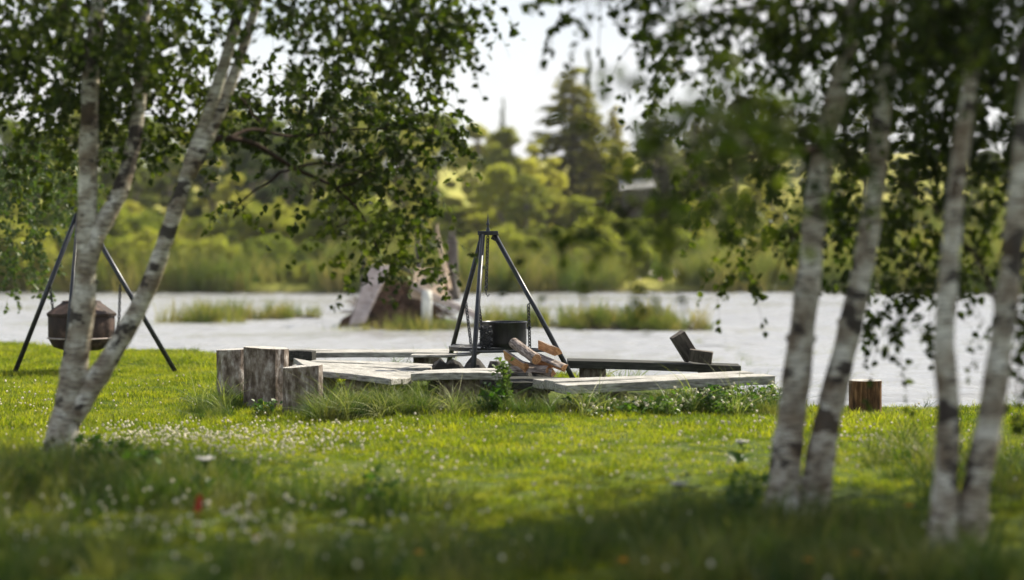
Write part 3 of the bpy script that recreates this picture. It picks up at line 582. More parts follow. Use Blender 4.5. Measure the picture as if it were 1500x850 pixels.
for px, py, d_, k in [(20, 170, 112, 1), (75, 185, 106, 0), (130, 150, 116, 1), (175, 190, 108, 1), (225, 170, 112, 1), (275, 185, 105, 0), (330, 150, 110, 1), (385, 165, 104, 1), (440, 150, 112, 0), (490, 130, 108, 0), (545, 120, 112, 0), (590, 150, 106, 2)]:
    top(brd[k], 8, px, py, d_, 'tall green broadleaf tree in the far wood on the left half', 'broadleaf trees in the far left wood', sx=1.25)
for px, py, d_ in [(50, 190, 100), (250, 215, 98), (310, 195, 100), (370, 210, 97), (420, 200, 100), (525, 215, 98), (200, 230, 96)]:
    top(pin[0], 9, px, py, d_, 'dark pine standing among the far left broadleaf trees', 'dark pines in the far left wood', sx=1.3)
for px, py, d_ in [(1075, 190, 112), (1130, 150, 115), (1200, 160, 112), (1270, 150, 110), (1340, 165, 112), (1420, 150, 114), (1490, 160, 110)]:
    top(pin[0], 9, px, py, d_, 'dark far tree seen between the trunks of the right hand birches', 'far trees behind the right hand birches', sx=1.3)
for i, (px, py, d_, k) in enumerate([(1100, 250, 102, 0), (1235, 240, 104, 2), (1330, 260, 104, 0), (1440, 250, 103, 1)]):
    top(brd[k], 8, px, py, d_, 'low leafy far tree at the top edge of the yellow meadow', 'low trees above the yellow meadow', sx=1.3)
# shrubs along the far water edge
random.seed(5)
for i in range(26):
    px = -10 + i * 21.5 + random.uniform(-8, 8); k = random.choice([0, 0, 1]); pyt = random.uniform(322, 388)
    top(shr[k], 2.4 if k == 0 else 2.2, px, pyt, random.uniform(79.6, 84), 'rounded green willow shrub in the dense far bank row on the left', 'willow shrubs on the far left bank', sx=1.1)
for i in range(16):
    px = 0 + i * 36 + random.uniform(-12, 12); top(shr[0], 2.4, px, random.uniform(285, 325), random.uniform(88, 94), 'darker tall shrub behind the far bank row on the left', 'tall shrubs behind the far left row', sx=1.0)
for i, (px, py, k) in enumerate([(30, 270, 0), (110, 250, 1), (190, 290, 0), (262, 300, 2), (345, 250, 0), (402, 285, 2), (455, 300, 0), (505, 260, 1), (560, 300, 2), (610, 290, 0)]):
    top(brd[k], 8, px, py, random.uniform(89, 94), 'young leafy tree', 'young trees behind the far left shrubs', sx=random.uniform(1.0, 1.6))
for i, (px, py, d_, k) in enumerate([(700, 340, 83, 1), (735, 330, 86, 0), (780, 345, 84, 1), (825, 335, 90, 0)]):
    top(shr[k], 2.3, px, py, d_, 'light green shrub on the far bank behind the cooking tripod', 'light shrubs behind the cooking tripod')
for i, (px, py, d_, k) in enumerate([(870, 320, 86, 0), (905, 312, 87, 0), (945, 318, 86, 0), (985, 335, 85, 0), (885, 350, 83, 0), (930, 355, 83, 0)]):
    top((shr[0]), 2.4, px, py, d_, 'dark green shrub in the clump right of the cooking tripod', 'dark shrub clump on the far bank', sx=1.2)
for i in range(12):
    px = 1040 + i * 42 + random.uniform(-15, 15); top(shr[2], 1.2, px, random.uniform(375, 405), random.uniform(81, 86), 'small low bush on the yellow far bank at right', 'low bushes on the right far bank', sx=1.3)
for i, (px, py) in enumerate([(800, 270), (850, 285), (700, 280), (660, 300), (1010, 290), (760, 300)]):
    top(brd[i % 2], 8, px, py, 94, 'young bushy tree on the slope below the tall spruce', 'young trees on the far slope', sx=1.7)
P = blobpts([(840, 80.8, 1.6, .4, 40), (1000, 80.6, 2.5, .4, 50), (700, 80.8, 1, .4, 20), (400, 80.6, .8, .3, 20)])
bigfl = proto_coll('far_flower_protos', [ball('bloom', .12, M['white_flower'], z_, .35) for z_ in (.3, .6)] + [ball('bloom', .12, M['pink_flower'], .5, .35)])
scatter('far_bank_flowers', P[::5], bigfl, .3, .8, 'pale flower heads along the far water edge', 'flowers')
# hut with pale roof on the slope
hx = (932 - 750) * 96 / F; hz = float(hgt(hx, 96)); hut = tag(empty('hut', (hx, 96, hz)), 'small hut with pale grey roof half hidden by leaves on the far slope', 'hut')
zt = EYE - (262 - HOR) * 96 / F - hz
mb = MB(); mb.box((0, 0, (zt - .5) / 2), (1.3, 1.3, zt - .5)); mb.build('wall', M['dead'], hut)
mb = MB(); mb.add([(-.85, -.9, zt - .55), (.85, -.9, zt - .42), (.78, .1, zt), (-.78, .1, zt - .08), (-.85, .9, zt - .5), (.85, .9, zt - .5)], [(0, 1, 2, 3), (3, 2, 5, 4)])
ro = mb.build('roof', M['rock'], hut); so = ro.modifiers.new('thick', 'SOLIDIFY'); so.thickness = .08

# ------------------------------------------------------------------ river islet ruin
def prism(mb, quad, depth, m=0):
    """quad: four front points; pushed back in y by depth"""
    v = [Vector(p) for p in quad] + [Vector(p) + Vector((0, depth, 0)) for p in quad]
    mb.add(v, [(0, 1, 2, 3), (7, 6, 5, 4), (0, 4, 5, 1), (1, 5, 6, 2), (2, 6, 7, 3), (3, 7, 4, 0)], m)
D0 = 46
def Q(px, py, d=D0): return at(px, py, d)
ru = tag(empty('fallen_shed', at(590, 470, D0)), 'collapsed timber shed of pale slabs and brown rubble on the islet left of the tripod', 'ruin')
o_ = Vector(ru.location)
def lp(*ps): return [p - o_ for p in ps]
mb = MB(); prism(mb, lp(Q(510, 478, 45.6), Q(534, 474, 45.6), Q(573, 388, 46.4), Q(541, 388, 46.4)), .35); mb.build('leaning_slab', M['board'], ru, bevel=.03)
mb = MB(); prism(mb, lp(Q(600, 436, 45.4), Q(655, 446, 45.4), Q(648, 394, 46.0), Q(607, 394, 46.0)), .4); mb.build('wall_slab', M['board_tan'], ru, bevel=.03)
mb = MB(); prism(mb, lp(Q(604, 424, 45.4), Q(604, 415, 45.4), Q(704, 461, 44.9), Q(704, 472, 44.9)), .22); mb.build('fallen_beam', M['board'], ru, bevel=.01)
mb = MB(); prism(mb, lp(Q(620, 415, 45.8), Q(640, 412, 45.8), Q(662, 436, 45.6), Q(650, 440, 45.6)), .2); mb.build('fallen_beam', M['board'], ru, bevel=.01)
mb = MB(); mb.tube(lp(Q(577, 382, 47), Q(600, 398, 47), Q(628, 396, 47)), .06, 8); mb.build('roof_pole', M['dead'], ru)
# rubble mound
mb = MB(); random.seed(3)
seg = 22; rings = 7; vs = []; fs = []
for i in range(rings):
    for k in range(seg):
        a = 6.283 * k / seg; r = 1.3 * (1 - i / rings) ** .9 * random.uniform(.72, 1.2); vs.append((-.1 + r * math.cos(a) * 1.05, .4 + r * math.sin(a) * .7, -.25 + .95 * (i / (rings - 1)) ** .9 + random.uniform(-.1, .1)))
for i in range(rings - 1):
    for k in range(seg): fs.append((i * seg + k, i * seg + (k + 1) % seg, (i + 1) * seg + (k + 1) % seg, (i + 1) * seg + k))
fs.append(tuple((rings - 1) * seg + k for k in range(seg))); mb.add(vs, fs)
for i in range(320):
    a = random.uniform(0, 6.283); r = random.uniform(.1, 1.2); c = Vector((-.1 + r * math.cos(a), .4 + r * math.sin(a) * .6, .75 * (1 - r / 1.35) + .05)); dv = Vector((random.uniform(-1, 1), random.uniform(-.5, .5), random.uniform(-.6, .8))).normalized() * random.uniform(.15, .45)
    mb.tube([c - dv, c + dv], [.018, .008], 4)
mb.build('rubble', M['brush'], ru)
def lone(name, label, cat, mb, mat, group=None, smooth=True, bevel=0, origin=None):
    return tag(mb.build(name, mat, None, smooth=smooth, bevel=bevel, origin=origin), label, cat, group)
b0 = Q(625, 476, 45.0); mb = MB(); mb.tube([b0 + Vector((0, 0, -.4)), b0 + Vector((0, 0, .6)), b0 + Vector((0, 0, .78))], [.125, .12, .1], 12); lone('post', 'white painted stub post standing in the water before the fallen shed', 'post', mb, M['white_paint'], origin=b0)
def dead_trunk(pts, r0, r1, label, mat='dead', splint=None):
    mb = MB(); P_ = spline(pts, 14); mb.tube(P_, [r0 + (r1 - r0) * i / 14 for i in range(15)], 12, rough=.12)
    e = Vector(pts[-1])
    for k in range(5): a = k * 1.26; mb.tube([e + Vector((math.cos(a) * r1 * .6, math.sin(a) * r1 * .6, -.05)), e + Vector((math.cos(a) * r1 * .5, math.sin(a) * r1 * .5, random.uniform(.1, .3)))], [r1 * .4, .008], 5)
    return lone('dead_trunk', label, 'dead tree', mb, M[mat], origin=tuple(pts[0]))
dead_trunk([Q(664, 440, 46.2), Q(662, 400, 46.2), Q(663, 352, 46.2)], .17, .12, 'thick grey dead trunk standing at the right end of the fallen shed')
dead_trunk([Q(656, 425, 45.9), Q(650, 388, 45.9), Q(641, 344, 45.8)], .09, .035, 'pale peeled broken trunk leaning left beside the thick grey one', 'peeled')
dead_trunk([Q(530, 430, 47.6), Q(532, 380, 47.6), Q(529, 335, 47.6)], .05, .03, 'grey dead trunk rising left of the leaning pale slab')
dead_trunk([Q(612, 420, 47.4), Q(613, 390, 47.4), Q(612, 360, 47.4)], .09, .07, 'short dark dead trunk behind the fallen shed under hanging leaves')
P = blobpts([(572, 44.6, .75, .25, 70)]); scatter('bright_reeds', P, reed_c, .6, 1.0, 'bright green clump of reeds in front of the fallen shed', 'reeds')
P = blobpts([(293, 49.5, .35, .3, 22)]); P[:, 2] = -.4; scatter('islet_clump', P, reed_c, .8, 1.2, 'small dense green clump at the left end of the islet', 'reeds')

# ------------------------------------------------------------------ stumps
def stump(px, d, r, ztop, label, mats, tilt=0, flare=.12):
    x = (px - 750) * d / F; zb = float(hgt(x, d)); H = ztop - zb; seg = 40; mb = MB(); n = 12; ph = random.uniform(0, 6)
    def rr(a, t):
        return r * (1 + .045 * math.sin(3 * a + ph) + .03 * math.sin(5 * a + 2 * ph) + .022 * math.sin(11 * a + ph * 3) * (1.3 - t * .5) + .012 * math.sin(23 * a + t * 3) + flare * max(0, 1 - t * 2.2) ** 2 * (1 + .6 * math.sin(4 * a + ph)))
    vs = []
    for i in range(n + 1):
        t = i / n
        for k in range(seg):
            a = 6.283 * k / seg; q = rr(a, t); vs.append((q * math.cos(a), q * math.sin(a), -.08 + (H + .08) * t + (tilt * math.cos(a) * r * t)))
    fs = [(i * seg + k, i * seg + (k + 1) % seg, (i + 1) * seg + (k + 1) % seg, (i + 1) * seg + k) for i in range(n) for k in range(seg)]
    mb.add(vs, fs, 0)
    tv = []
    for j, f in enumerate((1, .7, .35)):
        for k in range(seg):
            a = 6.283 * k / seg; q = rr(a, 1) * f; tv.append((q * math.cos(a), q * math.sin(a), H + tilt * math.cos(a) * r * f + (.004 if j else 0) * random.uniform(-1, 1)))
    tf = [(j * seg + k, j * seg + (k + 1) % seg, (j + 1) * seg + (k + 1) % seg, (j + 1) * seg + k) for j in range(2) for k in range(seg)] + [tuple(2 * seg + k for k in range(seg))]
    mb.add(tv, tf, 1)
    o = mb.build('log_stump', mats, None); o.location = (x, d, zb); return tag(o, label, 'log seat')
SM = [M['stump_side'], M['stump_top']]
stump(341, 20.9, .165, .512, 'hindmost stump of the three at the left bench, with a small side stub', SM, .04)
stump(391, 20.1, .222, .57, 'tallest and widest grey stump, middle of the three at the left bench', SM, -.05)
stump(443, 19.25, .19, .435, 'lowest and nearest stump of the three at the left bench', SM, .08)
stump(1268, 19.0, .155, .315, 'reddish brown stump standing alone at the waterside behind the forked birch', [M['stump_brown'], M['stump_top']], 0)

# ------------------------------------------------------------------ benches
def plank(mb, c4, z, th, m=0, warp=.01):
    """c4 = 4 plan corners, long edges 0-1 and 3-2; subdivided, slightly wavy"""
    a, b, c, dd = [Vector((*p, 0)) for p in c4]; n = 14; vs = []; ph = random.uniform(0, 6)
    zz = z if hasattr(z, '__len__') else (z, z)
    for i in range(n + 1):
        t = i / n; e = .012 * math.sin(t * 17 + ph) + random.uniform(-.006, .006); f_ = a.lerp(b, t); g_ = dd.lerp(c, t); w_ = (g_ - f_).normalized()
        z0 = zz[0] + (zz[1] - zz[0]) * t + warp * math.sin(t * 3 + ph)
        f_ = f_ + w_ * e; g_ = g_ - w_ * (.01 * math.sin(t * 13 + ph * 2) + random.uniform(-.005, .005))
        vs += [(f_.x, f_.y, z0), (g_.x, g_.y, z0), (g_.x, g_.y, z0 - th), (f_.x, f_.y, z0 - th)]
    fs = []
    for i in range(n):
        k = 4 * i; k2 = k + 4
        fs += [(k, k2, k2 + 1, k + 1), (k + 1, k2 + 1, k2 + 2, k + 2), (k + 2, k2 + 2, k2 + 3, k + 3), (k + 3, k2 + 3, k2, k)]
    fs += [(0, 1, 2, 3), (4 * n + 3, 4 * n + 2, 4 * n + 1, 4 * n)]
    mb.add(vs, fs, m)
def bench(label, planks, supports, mat='plank', smat='stump_side', boards='plank'):
    c = np.mean([p for q in planks for p in q[0]], axis=0); ang = math.atan2(planks[0][0][1][1] - planks[0][0][0][1], planks[0][0][1][0] - planks[0][0][0][0])
    root = tag(empty('bench', (c[0], c[1], 0), ang), label, 'bench'); ca, sa = math.cos(-ang), math.sin(-ang)
    tr = lambda p: ((p[0] - c[0]) * ca - (p[1] - c[1]) * sa, (p[0] - c[0]) * sa + (p[1] - c[1]) * ca)
    for c4, z, th in planks:
        mb = MB(); plank(mb, [tr(p) for p in c4], z, th); mb.build('plank', M[mat], root, bevel=.007)
    for (x, y, r, h) in supports:
        mb = MB(); p = tr((x, y)); mb.tube([(p[0], p[1], -.08), (p[0], p[1], h * .5), (p[0], p[1], h)], [r * 1.1, r, r * .98], 18, rough=.04); mb.build('support', M[smat], root, smooth=True)
    return root
def split2(c4, n, z, th, gap=.02):
    """split plan quad into n planks across its width"""
    a, b, c, dd = [Vector((*p, 0)) for p in c4]; o = []
    for i in range(n):
        t0 = i / n + (gap / 2 if i else 0); t1 = (i + 1) / n - (gap / 2 if i < n - 1 else 0)
        q_ = [a.lerp(dd, t0), b.lerp(c, t0), b.lerp(c, t1), a.lerp(dd, t1)]; zz = z if hasattr(z, '__len__') else (z, z); j = random.uniform(-.006, .006)
        o.append(([(p.x, p.y) for p in q_], (zz[0] + j, zz[1] + j), th))
    return o
random.seed(9)
bench('long weathered grey plank bench on the right in front of the dark beam', split2([(.50, 18.5), (2.54, 19.2), (2.36, 20.2), (.20, 19.35)], 3, (.31, .335), .085, .015), [(.95, 19.15, .16, .23), (2.0, 19.55, .17, .23)])
bench('short grey plank seat on a log in the middle, left of the firewood', split2([(-.97, 19.0), (-.10, 18.98), (-.08, 19.6), (-.86, 19.68)], 2, (.375, .385), .07), [(-.50, 19.32, .2, .305)])
bench('wide grey plank bench slanting from the stumps towards the middle seat', split2([(-2.02, 20.05), (-1.14, 18.85), (-.97, 19.25), (-2.45, 22.3)], 2, (.335, .33), .06) , [(-1.5, 19.75, .16, .27), (-2.0, 20.9, .16, .27)])
bench('low pale plank bench behind the slanting one on the left', split2([(-2.38, 21.5), (-1.0, 19.9), (-.78, 22.2), (-2.25, 22.65)], 4, (.30, .28), .05), [(-1.5, 21.3, .16, .24)])
bench('far pale plank bench at the waterside left of the cooking tripod', split2([(-2.8, 23.1), (-.65, 22.9), (-.65, 23.9), (-2.85, 24.1)], 3, (.35, .37), .06, .03), [(-2.5, 23.6, .16, .28), (-1.0, 23.4, .16, .3)])
bench('far dark beam bench behind the right plank bench', [([(.62, 21.9), (2.5, 21.7), (2.52, 22.15), (.62, 22.4)], (.325, .295), .085)], [(.9, 22.1, .15, .24), (2.2, 21.9, .15, .21)], 'plank_dark')
bench('low dark plank under the firewood pile', [([(-.12, 19.55), (.55, 19.45), (.62, 20.4), (-.05, 20.4)], (.25, .25), .07)], [(.2, 20, .17, .18)], 'plank_dark')
bench('dark beam end sticking out right behind the tallest stump', [([(-2.62, 22.75), (-2.28, 22.7), (-2.26, 22.95), (-2.62, 23.0)], (.40, .385), .11)], [(-2.45, 22.88, .1, .29)], 'plank_dark')
# wood blocks on the dark beam
def block(c, size, ry, label, rz=.3):
    mb = MB(); mb.box((0, 0, 0), size, None, jit=.006); o = mb.build('wood_block', M['block'] if 'block' in M else M['plank_dark'], None, bevel=.008); o.location = c; o.rotation_euler = (0, ry, rz); return tag(o, label, 'wood block')
M['block'] = wood_mat('block_wood', [(.3, (.03, .026, .022)), (.5, (.085, .072, .06)), (.8, (.22, .19, .16))], (9, 9, 1.5), 3, .01)
block(at(1003, 508, 21.95), (.165, .2, .32), -.56, 'upper square wood block leaning left on the dark beam', .1)
block(at(1027, 522, 21.75), (.25, .22, .13), .12, 'lower dark wood block lying against the leaning one', -.1)

# ------------------------------------------------------------------ cooking tripod, pot, fire pit
ctr = Vector((-.26, 21.5, 0)); apex = Vector((-.26, 21.5, 1.755))
tp = tag(empty('cooking_tripod', (ctr.x, ctr.y, 0)), 'black steel cooking tripod with spiked top over the fire pit in the centre', 'tripod')
feet = [Vector((.77, 21.0, 0)), Vector((-.425, 20.6, 0)), Vector((-.80, 22.6, 0))]; tops = [Vector((-.20, 21.47, 1.74)), Vector((-.315, 21.42, 1.71)), Vector((-.32, 21.56, 1.72))]
for f, t in zip(feet, tops):
    mb = MB(); mb.tube([t - ctr, t.lerp(f, .5) - ctr, f - ctr + Vector((0, 0, -.04))], .0265, 14); mb.build('leg', M['steel'], tp, smooth=True)
mb = MB(); mb.box((.0, 0, 1.735), (.22, .17, .045)); mb.box((.075, -.01, 1.70), (.055, .06, .09), Matrix.Rotation(.5, 3, 'Y')); mb.box((-.07, -.05, 1.685), (.06, .055, .09)); mb.box((-.07, .05, 1.685), (.05, .055, .09)); mb.build('top_plate', M['steel'], tp, bevel=.006)
mb = MB(); mb.lathe([(.001, 1.95), (.006, 1.90), (.010, 1.85), (.018, 1.835), (.018, 1.825), (.009, 1.815), (.014, 1.79), (.022, 1.765), (.022, 1.75)], seg=12); mb.build('spike', M['steel'], tp, smooth=True)
def leg_at(i, z): f, t = feet[i], tops[i]; return t.lerp(f, (t.z - z) / (t.z - f.z)) - ctr
zs = .487
for i, j in ((0, 1), (1, 2), (2, 0)):
    mb = MB(); a, b = leg_at(i, zs), leg_at(j, zs); mb.tube([a, b], .014, 8); mb.build('brace_bar', M['steel'], tp)
mb = MB(); mb.lathe([(.0, .49), (.40, .49), (.415, .515), (.425, .515), (.42, .475), (.0, .472)], seg=36); mb.build('fire_pan', M['steel'], tp)
mb = MB(); mb.chain((0, 0, 1.70), (-.02, 0, 1.12)); mb.tube([(-.02, 0, 1.12), (-.02, 0, 1.08), (.0, 0, 1.05), (.015, 0, 1.075)], .006, 6); mb.build('chain', M['steel'], tp)
for (a, b) in [(leg_at(2, .99), Vector((-.17, .12, .50))), (leg_at(0, .99), Vector((.20, 0.0, .50))), (leg_at(1, 1.02), Vector((-.07, -.3, .5)))]:
    b2 = Vector((b.x + (a.x - b.x) * .25, b.y, b.z))
    a2 = a + Vector(((b.x - a.x) * .15, 0, -.02)); mb = MB(); mb.tube([a + Vector((0, 0, .03)), a2], .008, 6); mb.chain(a2, Vector((a2.x + (.06 if a2.x < 0 else .015), a2.y + (b.y - a2.y) * .3, .50))); mb.build('chain', M['steel'], tp)
pc = Vector((at(737, 511, 21.3).x, 21.35, .515))
pot = tag(empty('cooking_pot', pc), 'wide black cooking pot standing on the tripod pan', 'pot')
mb = MB(); r = .252; mb.lathe([(0, 0), (r * .93, 0), (r * .985, .02), (r, .06), (r, .245), (r + .012, .262), (r + .012, .272), (r - .006, .272), (r - .012, .255), (r - .012, .07), (r - .03, .03), (0, .02)], seg=40); mb.build('bowl', M['pot'], pot, smooth=True)
for sx in (-1, 1):
    mb = MB(); mb.tube([(sx * r, -.05, .2), (sx * (r + .045), -.04, .21), (sx * (r + .045), .04, .21), (sx * r, .05, .2)], .008, 8); mb.build('handle', M['pot'], pot)
# coil of chain heaped on the pan
ch = MB(); random.seed(4); c0 = Vector((at(712, 500, 21.1).x, 21.0, .50))
for k in range(150):
    a = random.uniform(0, 6.28); p = Vector((random.uniform(-.07, .06), random.uniform(-.02, .02), random.uniform(0, .25) )); ch.link(p, (random.uniform(-1, 1), random.uniform(-1, 1), random.uniform(-1, 1)), Vector((random.uniform(-1, 1), random.uniform(-1, 1), .3)), .016, .006, .01)
o = ch.build('chain_bundle', M['steel'], None); o.location = c0; tag(o, 'bundle of fine black chain hanging at the left side of the pot', 'chain')
# fire pit: ring of charred stones
random.seed(12)
def rock(c, s, label=None, group=None, mat='stone', name='stone', sub=2):
    import bmesh
    bm = bmesh.new(); bmesh.ops.create_icosphere(bm, subdivisions=sub, radius=1)
    o1 = Vector((random.uniform(0, 50), 0, 0))
    from mathutils import noise as mn
    for v in bm.verts:
        k = 1 + .35 * mn.noise(v.co * 1.2 + o1) + .12 * mn.noise(v.co * 4 + o1); v.co = Vector((v.co.x * s[0] * k, v.co.y * s[1] * k, max(-.75, v.co.z) * s[2] * k))
    me = bpy.data.meshes.new(name); bm.to_mesh(me); bm.free(); me.materials.append(M[mat]); o = bpy.data.objects.new(name, me); col.objects.link(o); o.location = c; o.rotation_euler = (0, 0, random.uniform(0, 6))
    return tag(o, label, 'stone', group)
for k in range(13):
    a = 6.283 * k / 13; x = ctr.x + .02 + .55 * math.cos(a); y = 21.55 + .55 * math.sin(a)
    rock((x, y, .15), (.16, .15, .2), 'charred dark stone in the fire pit ring under the tripod', 'fire pit stones')
mb = MB(); mb.lathe([(0, .20), (.3, .24), (.48, .16), (.52, 0)], (ctr.x, 21.55, 0), 20); lone('ash_heap', 'dark heap of ash inside the stone ring', 'ash', mb, M['stone'])
# thin board left of the pot
bm_ = MB(); plank(bm_, [(-.40, -.14), (.30, -.18), (.34, .14), (-.38, .16)], 0, .022); o = bm_.build('board', M['plank'], None, bevel=.004); o.location = (at(657, 515, 21.3).x, 21.2, .455); o.rotation_euler = (0, -.03, .03); tag(o, 'thin grey board lying on the fire pit edge left of the pot', 'board')
# ------------------------------------------------------------------ firewood
def log(p, q, r, kind, label, roll=0):
    """split log from p to q, local x axis along the log"""
    p = Vector(p); q_ = Vector(q); dv = q_ - p; L_ = dv.length; mb = MB(); r *= .86
    if kind == 'round': prof = [(math.cos(a) * r, math.sin(a) * r, 0) for a in np.linspace(0, 6.283, 15)[:-1]]
    elif kind == 'half': prof = [(math.cos(a) * r, math.sin(a) * r, 0) for a in np.linspace(0, math.pi, 9)]
    else: prof = [(0, 0, 0)] + [(math.cos(a) * r * 1.25, math.sin(a) * r * 1.25, 0) for a in np.linspace(0, 1.35, 6)]
    k = len(prof); vs = []; n = 6
    for i in range(n + 1):
        for a, b, _ in prof: vs.append((L_ * (i / n - .5) + (random.uniform(-.006, .006)), a * (1 + random.uniform(-.05, .05)), b * (1 + random.uniform(-.05, .05))))
    for i in range(n):
        for j in range(k):
            j2 = (j + 1) % k; split_face = (kind == 'half' and j == k - 1) or (kind == 'wedge' and (j == 0 or j == k - 1))
            pass
    fs = []; ms = []
    for i in range(n):
        for j in range(k):
            j2 = (j + 1) % k; fs.append((i * k + j, i * k + j2, (i + 1) * k + j2, (i + 1) * k + j)); ms.append(1 if (kind == 'half' and j == k - 1) or (kind == 'wedge' and (j == 0 or j == k - 1)) else 0)
    fs += [tuple(reversed(range(k))), tuple(n * k + j for j in range(k))]; ms += [1, 1]
    mb.v = vs; mb.f = fs; mb.m = ms; mb.n = len(vs)
    o = mb.build('firewood_log', [M['logbark'], M['split']], None, bevel=.004); o.location = (p + q_) / 2
    o.rotation_mode = 'QUATERNION'; o.rotation_quaternion = dv.to_track_quat('X', 'Z') @ Matrix.Rotation(roll, 3, 'X').to_quaternion(); return tag(o, label, 'firewood')
random.seed(21)
log(at(748, 546, 20.0), at(805, 546, 19.75), .08, 'half', 'thick pale barked log at the bottom of the firewood pile')
log(at(752, 532, 20.2), at(815, 548, 19.75), .07, 'wedge', 'long split log with orange faces sloping down to the right of the pile', 2.3)
log(at(765, 521, 20.15), at(828, 546, 19.65), .075, 'wedge', 'orange square edged split piece pointing right on the pile', 1.2)
log(at(752, 502, 20.15), at(786, 527, 19.75), .062, 'round', 'pale barked round log on top of the pile')
log(at(788, 512, 20.2), at(812, 522, 19.8), .085, 'wedge', 'split log on top of the pile with its orange end facing forward', .25)
log(at(738, 520, 20.1), at(768, 540, 19.8), .065, 'half', 'reddish split piece at the left end of the pile', -1.2)
log(at(785, 535, 20.1), at(822, 541, 19.9), .06, 'wedge', 'dark split piece tucked under the orange ones', .4)

# ------------------------------------------------------------------ left tripod with hanging barrel
c2 = Vector((at(117, 0, 25.5).x, 25.5, 0)); ap = at(117, 305, 25.5); r2 = tag(empty('barrel_tripod', (c2.x, c2.y, 0)), 'tall black tripod holding the lidded barrel behind the left birch', 'tripod')
ft = [at(20, 545, 25.3), at(258, 549, 25.3), Vector((at(93, 0, 24.4).x, 24.4, 0))]
for f in ft:
    f.z = -.03; a = ap + (f - ap).normalized() * .03; mb = MB(); mb.tube([a - c2, f - c2], .031, 12); mb.build('leg', M['steel'], r2, smooth=True)
mb = MB(); mb.box((0, 0, ap.z), (.2, .16, .05)); mb.build('top_plate', M['steel'], r2, bevel=.006)
for sx, zz in ((-1, 408), (1, 390)):
    hk = at(73 if sx < 0 else 176, 418, 25.4); a = Vector((hk.x - c2.x, hk.y - c2.y, hk.z)); e = at(79 if sx < 0 else 173, 470 if sx < 0 else 490, 25.4); mb = MB(); mb.chain(a, Vector((e.x - c2.x, e.y - c2.y, e.z)), 0, .028)
    mb.build('chain', M['steel'], r2)
bc = at(119, 480, 25.5); k = 25.5 / F; barrel = tag(empty('hanging_barrel', (bc.x, 25.5, bc.z)), 'rusty brown lidded barrel hanging in the left tripod', 'barrel')
mb = MB(); rr = 48 * k; mb.lathe([(0, -34 * k), (rr * .55, -33 * k), (rr * .85, -28 * k), (rr * .97, -18 * k), (rr, -12 * k), (rr, 20 * k), (rr * .985, 21 * k)], seg=28); mb.build('bowl', M['rust'], barrel, smooth=True)
mb = MB(); mb.lathe([(rr * 1.06, 17 * k), (rr * 1.07, 21 * k), (rr * .62, 36 * k), (rr * .58, 39 * k), (rr * .2, 41 * k), (0, 41 * k)], seg=12); mb.build('lid', M['rust'], barrel)
mb = MB(); mb.tube([(rr * 1.01 * math.cos(a), rr * 1.01 * math.sin(a), -15 * k) for a in np.linspace(0, 6.283, 30)], .011, 6, cap=False); mb.build('band', M['peeled'] if False else M['board'], barrel)
mb = MB(); mb.tube([(0, 0, 41 * k), (0, 0, 46 * k)], .03, 10); mb.build('knob', M['rust'], barrel)

# ------------------------------------------------------------------ plants
def weed(px, d, h, n, label, flowers=0, spread=.25, leaf=.06, name='leafy_weed', mat='weed', fm='white_flower'):
    x = (px - 750) * d / F; z = float(hgt(x, d)); root = tag(empty(name, (x, d, z)), label, 'plant'); st = MB(); C = []; Dd = []; fl = MB()
    for i in range(n):
        a = random.uniform(0, 6.28); hh = h * random.uniform(.5, 1); e = Vector((spread * random.uniform(.1, 1) * math.cos(a), spread * random.uniform(.1, 1) * math.sin(a), hh)); P_ = spline([(e.x * .3, e.y * .3, 0), (e.x * .6, e.y * .6, hh * .55), e], 6)
        st.tube(P_, [.003] * 7, 4)
        for j in range(int(18 * hh / .4)):
            p = P_[random.randrange(1, 7)]; C.append(np.array(p) + rng.normal(0, .012, 3)); b = rng.uniform(0, 6.28); Dd.append([math.cos(b), math.sin(b), rng.uniform(-.2, .7)])
        if random.random() < flowers:
            nm, V, Fq, _ = ball('f', random.uniform(.010, .017), None, 0); fl.add([(v[0] + e.x, v[1] + e.y, v[2] + e.z + .01) for v in V], Fq)
    C = np.array(C); leaves_mesh('leaves', C, np.array(Dd), leaf * rng.uniform(.6, 1.3, len(C)), M[mat], root); st.build('stems', M['weed'], root)
    if fl.v: fl.build('flowers', M[fm], root)
    return root
random.seed(33)
for px, d, h, n in [(858, 18.5, .22, 14), (925, 18.15, .12, 14), (1095, 18.35, .18, 20), (1140, 19.1, .22, 16), (990, 18.05, .12, 14), (900, 18.3, .14, 16), (940, 18.4, .16, 18), (975, 18.3, .2, 22), (1010, 18.4, .24, 24), (1045, 18.4, .26, 24), (1080, 18.6, .28, 26), (1110, 18.7, .24, 24), (1125, 18.9, .28, 22), (1060, 18.2, .14, 16), (870, 18.2, .12, 12)]:
    weed(px, d, h, n, 'leafy green weed with tiny white flowers growing under the right bench', .5, .22, .045).__setitem__('group', 'weeds under the right bench')
weed(738, 18.5, .52, 16, 'tall yellow green feathery weed in front of the middle seat', .0, .1, .055, mat='wild_grass')
weed(722, 18.4, .3, 18, 'bright leafy weed at the foot of the tall feathery one', .0, .18, .05)
weed(385, 19.3, .16, 16, 'small leafy weed between the nearest two stumps', .0, .16, .05)
weed(1085, 10.6, .42, 12, 'dark slender weed left of the forked birch foot', .0, .2, .06)
weed(150, 13.2, .3, 18, 'dark weed to the right of the left birch foot', .0, .22, .06)
weed(205, 12.9, .26, 16, 'low dark weed between the left birch and the red leaf', .0, .22, .06)
weed(545, 12.4, .24, 16, 'dark small weed standing on the open lawn', .0, .13, .05)
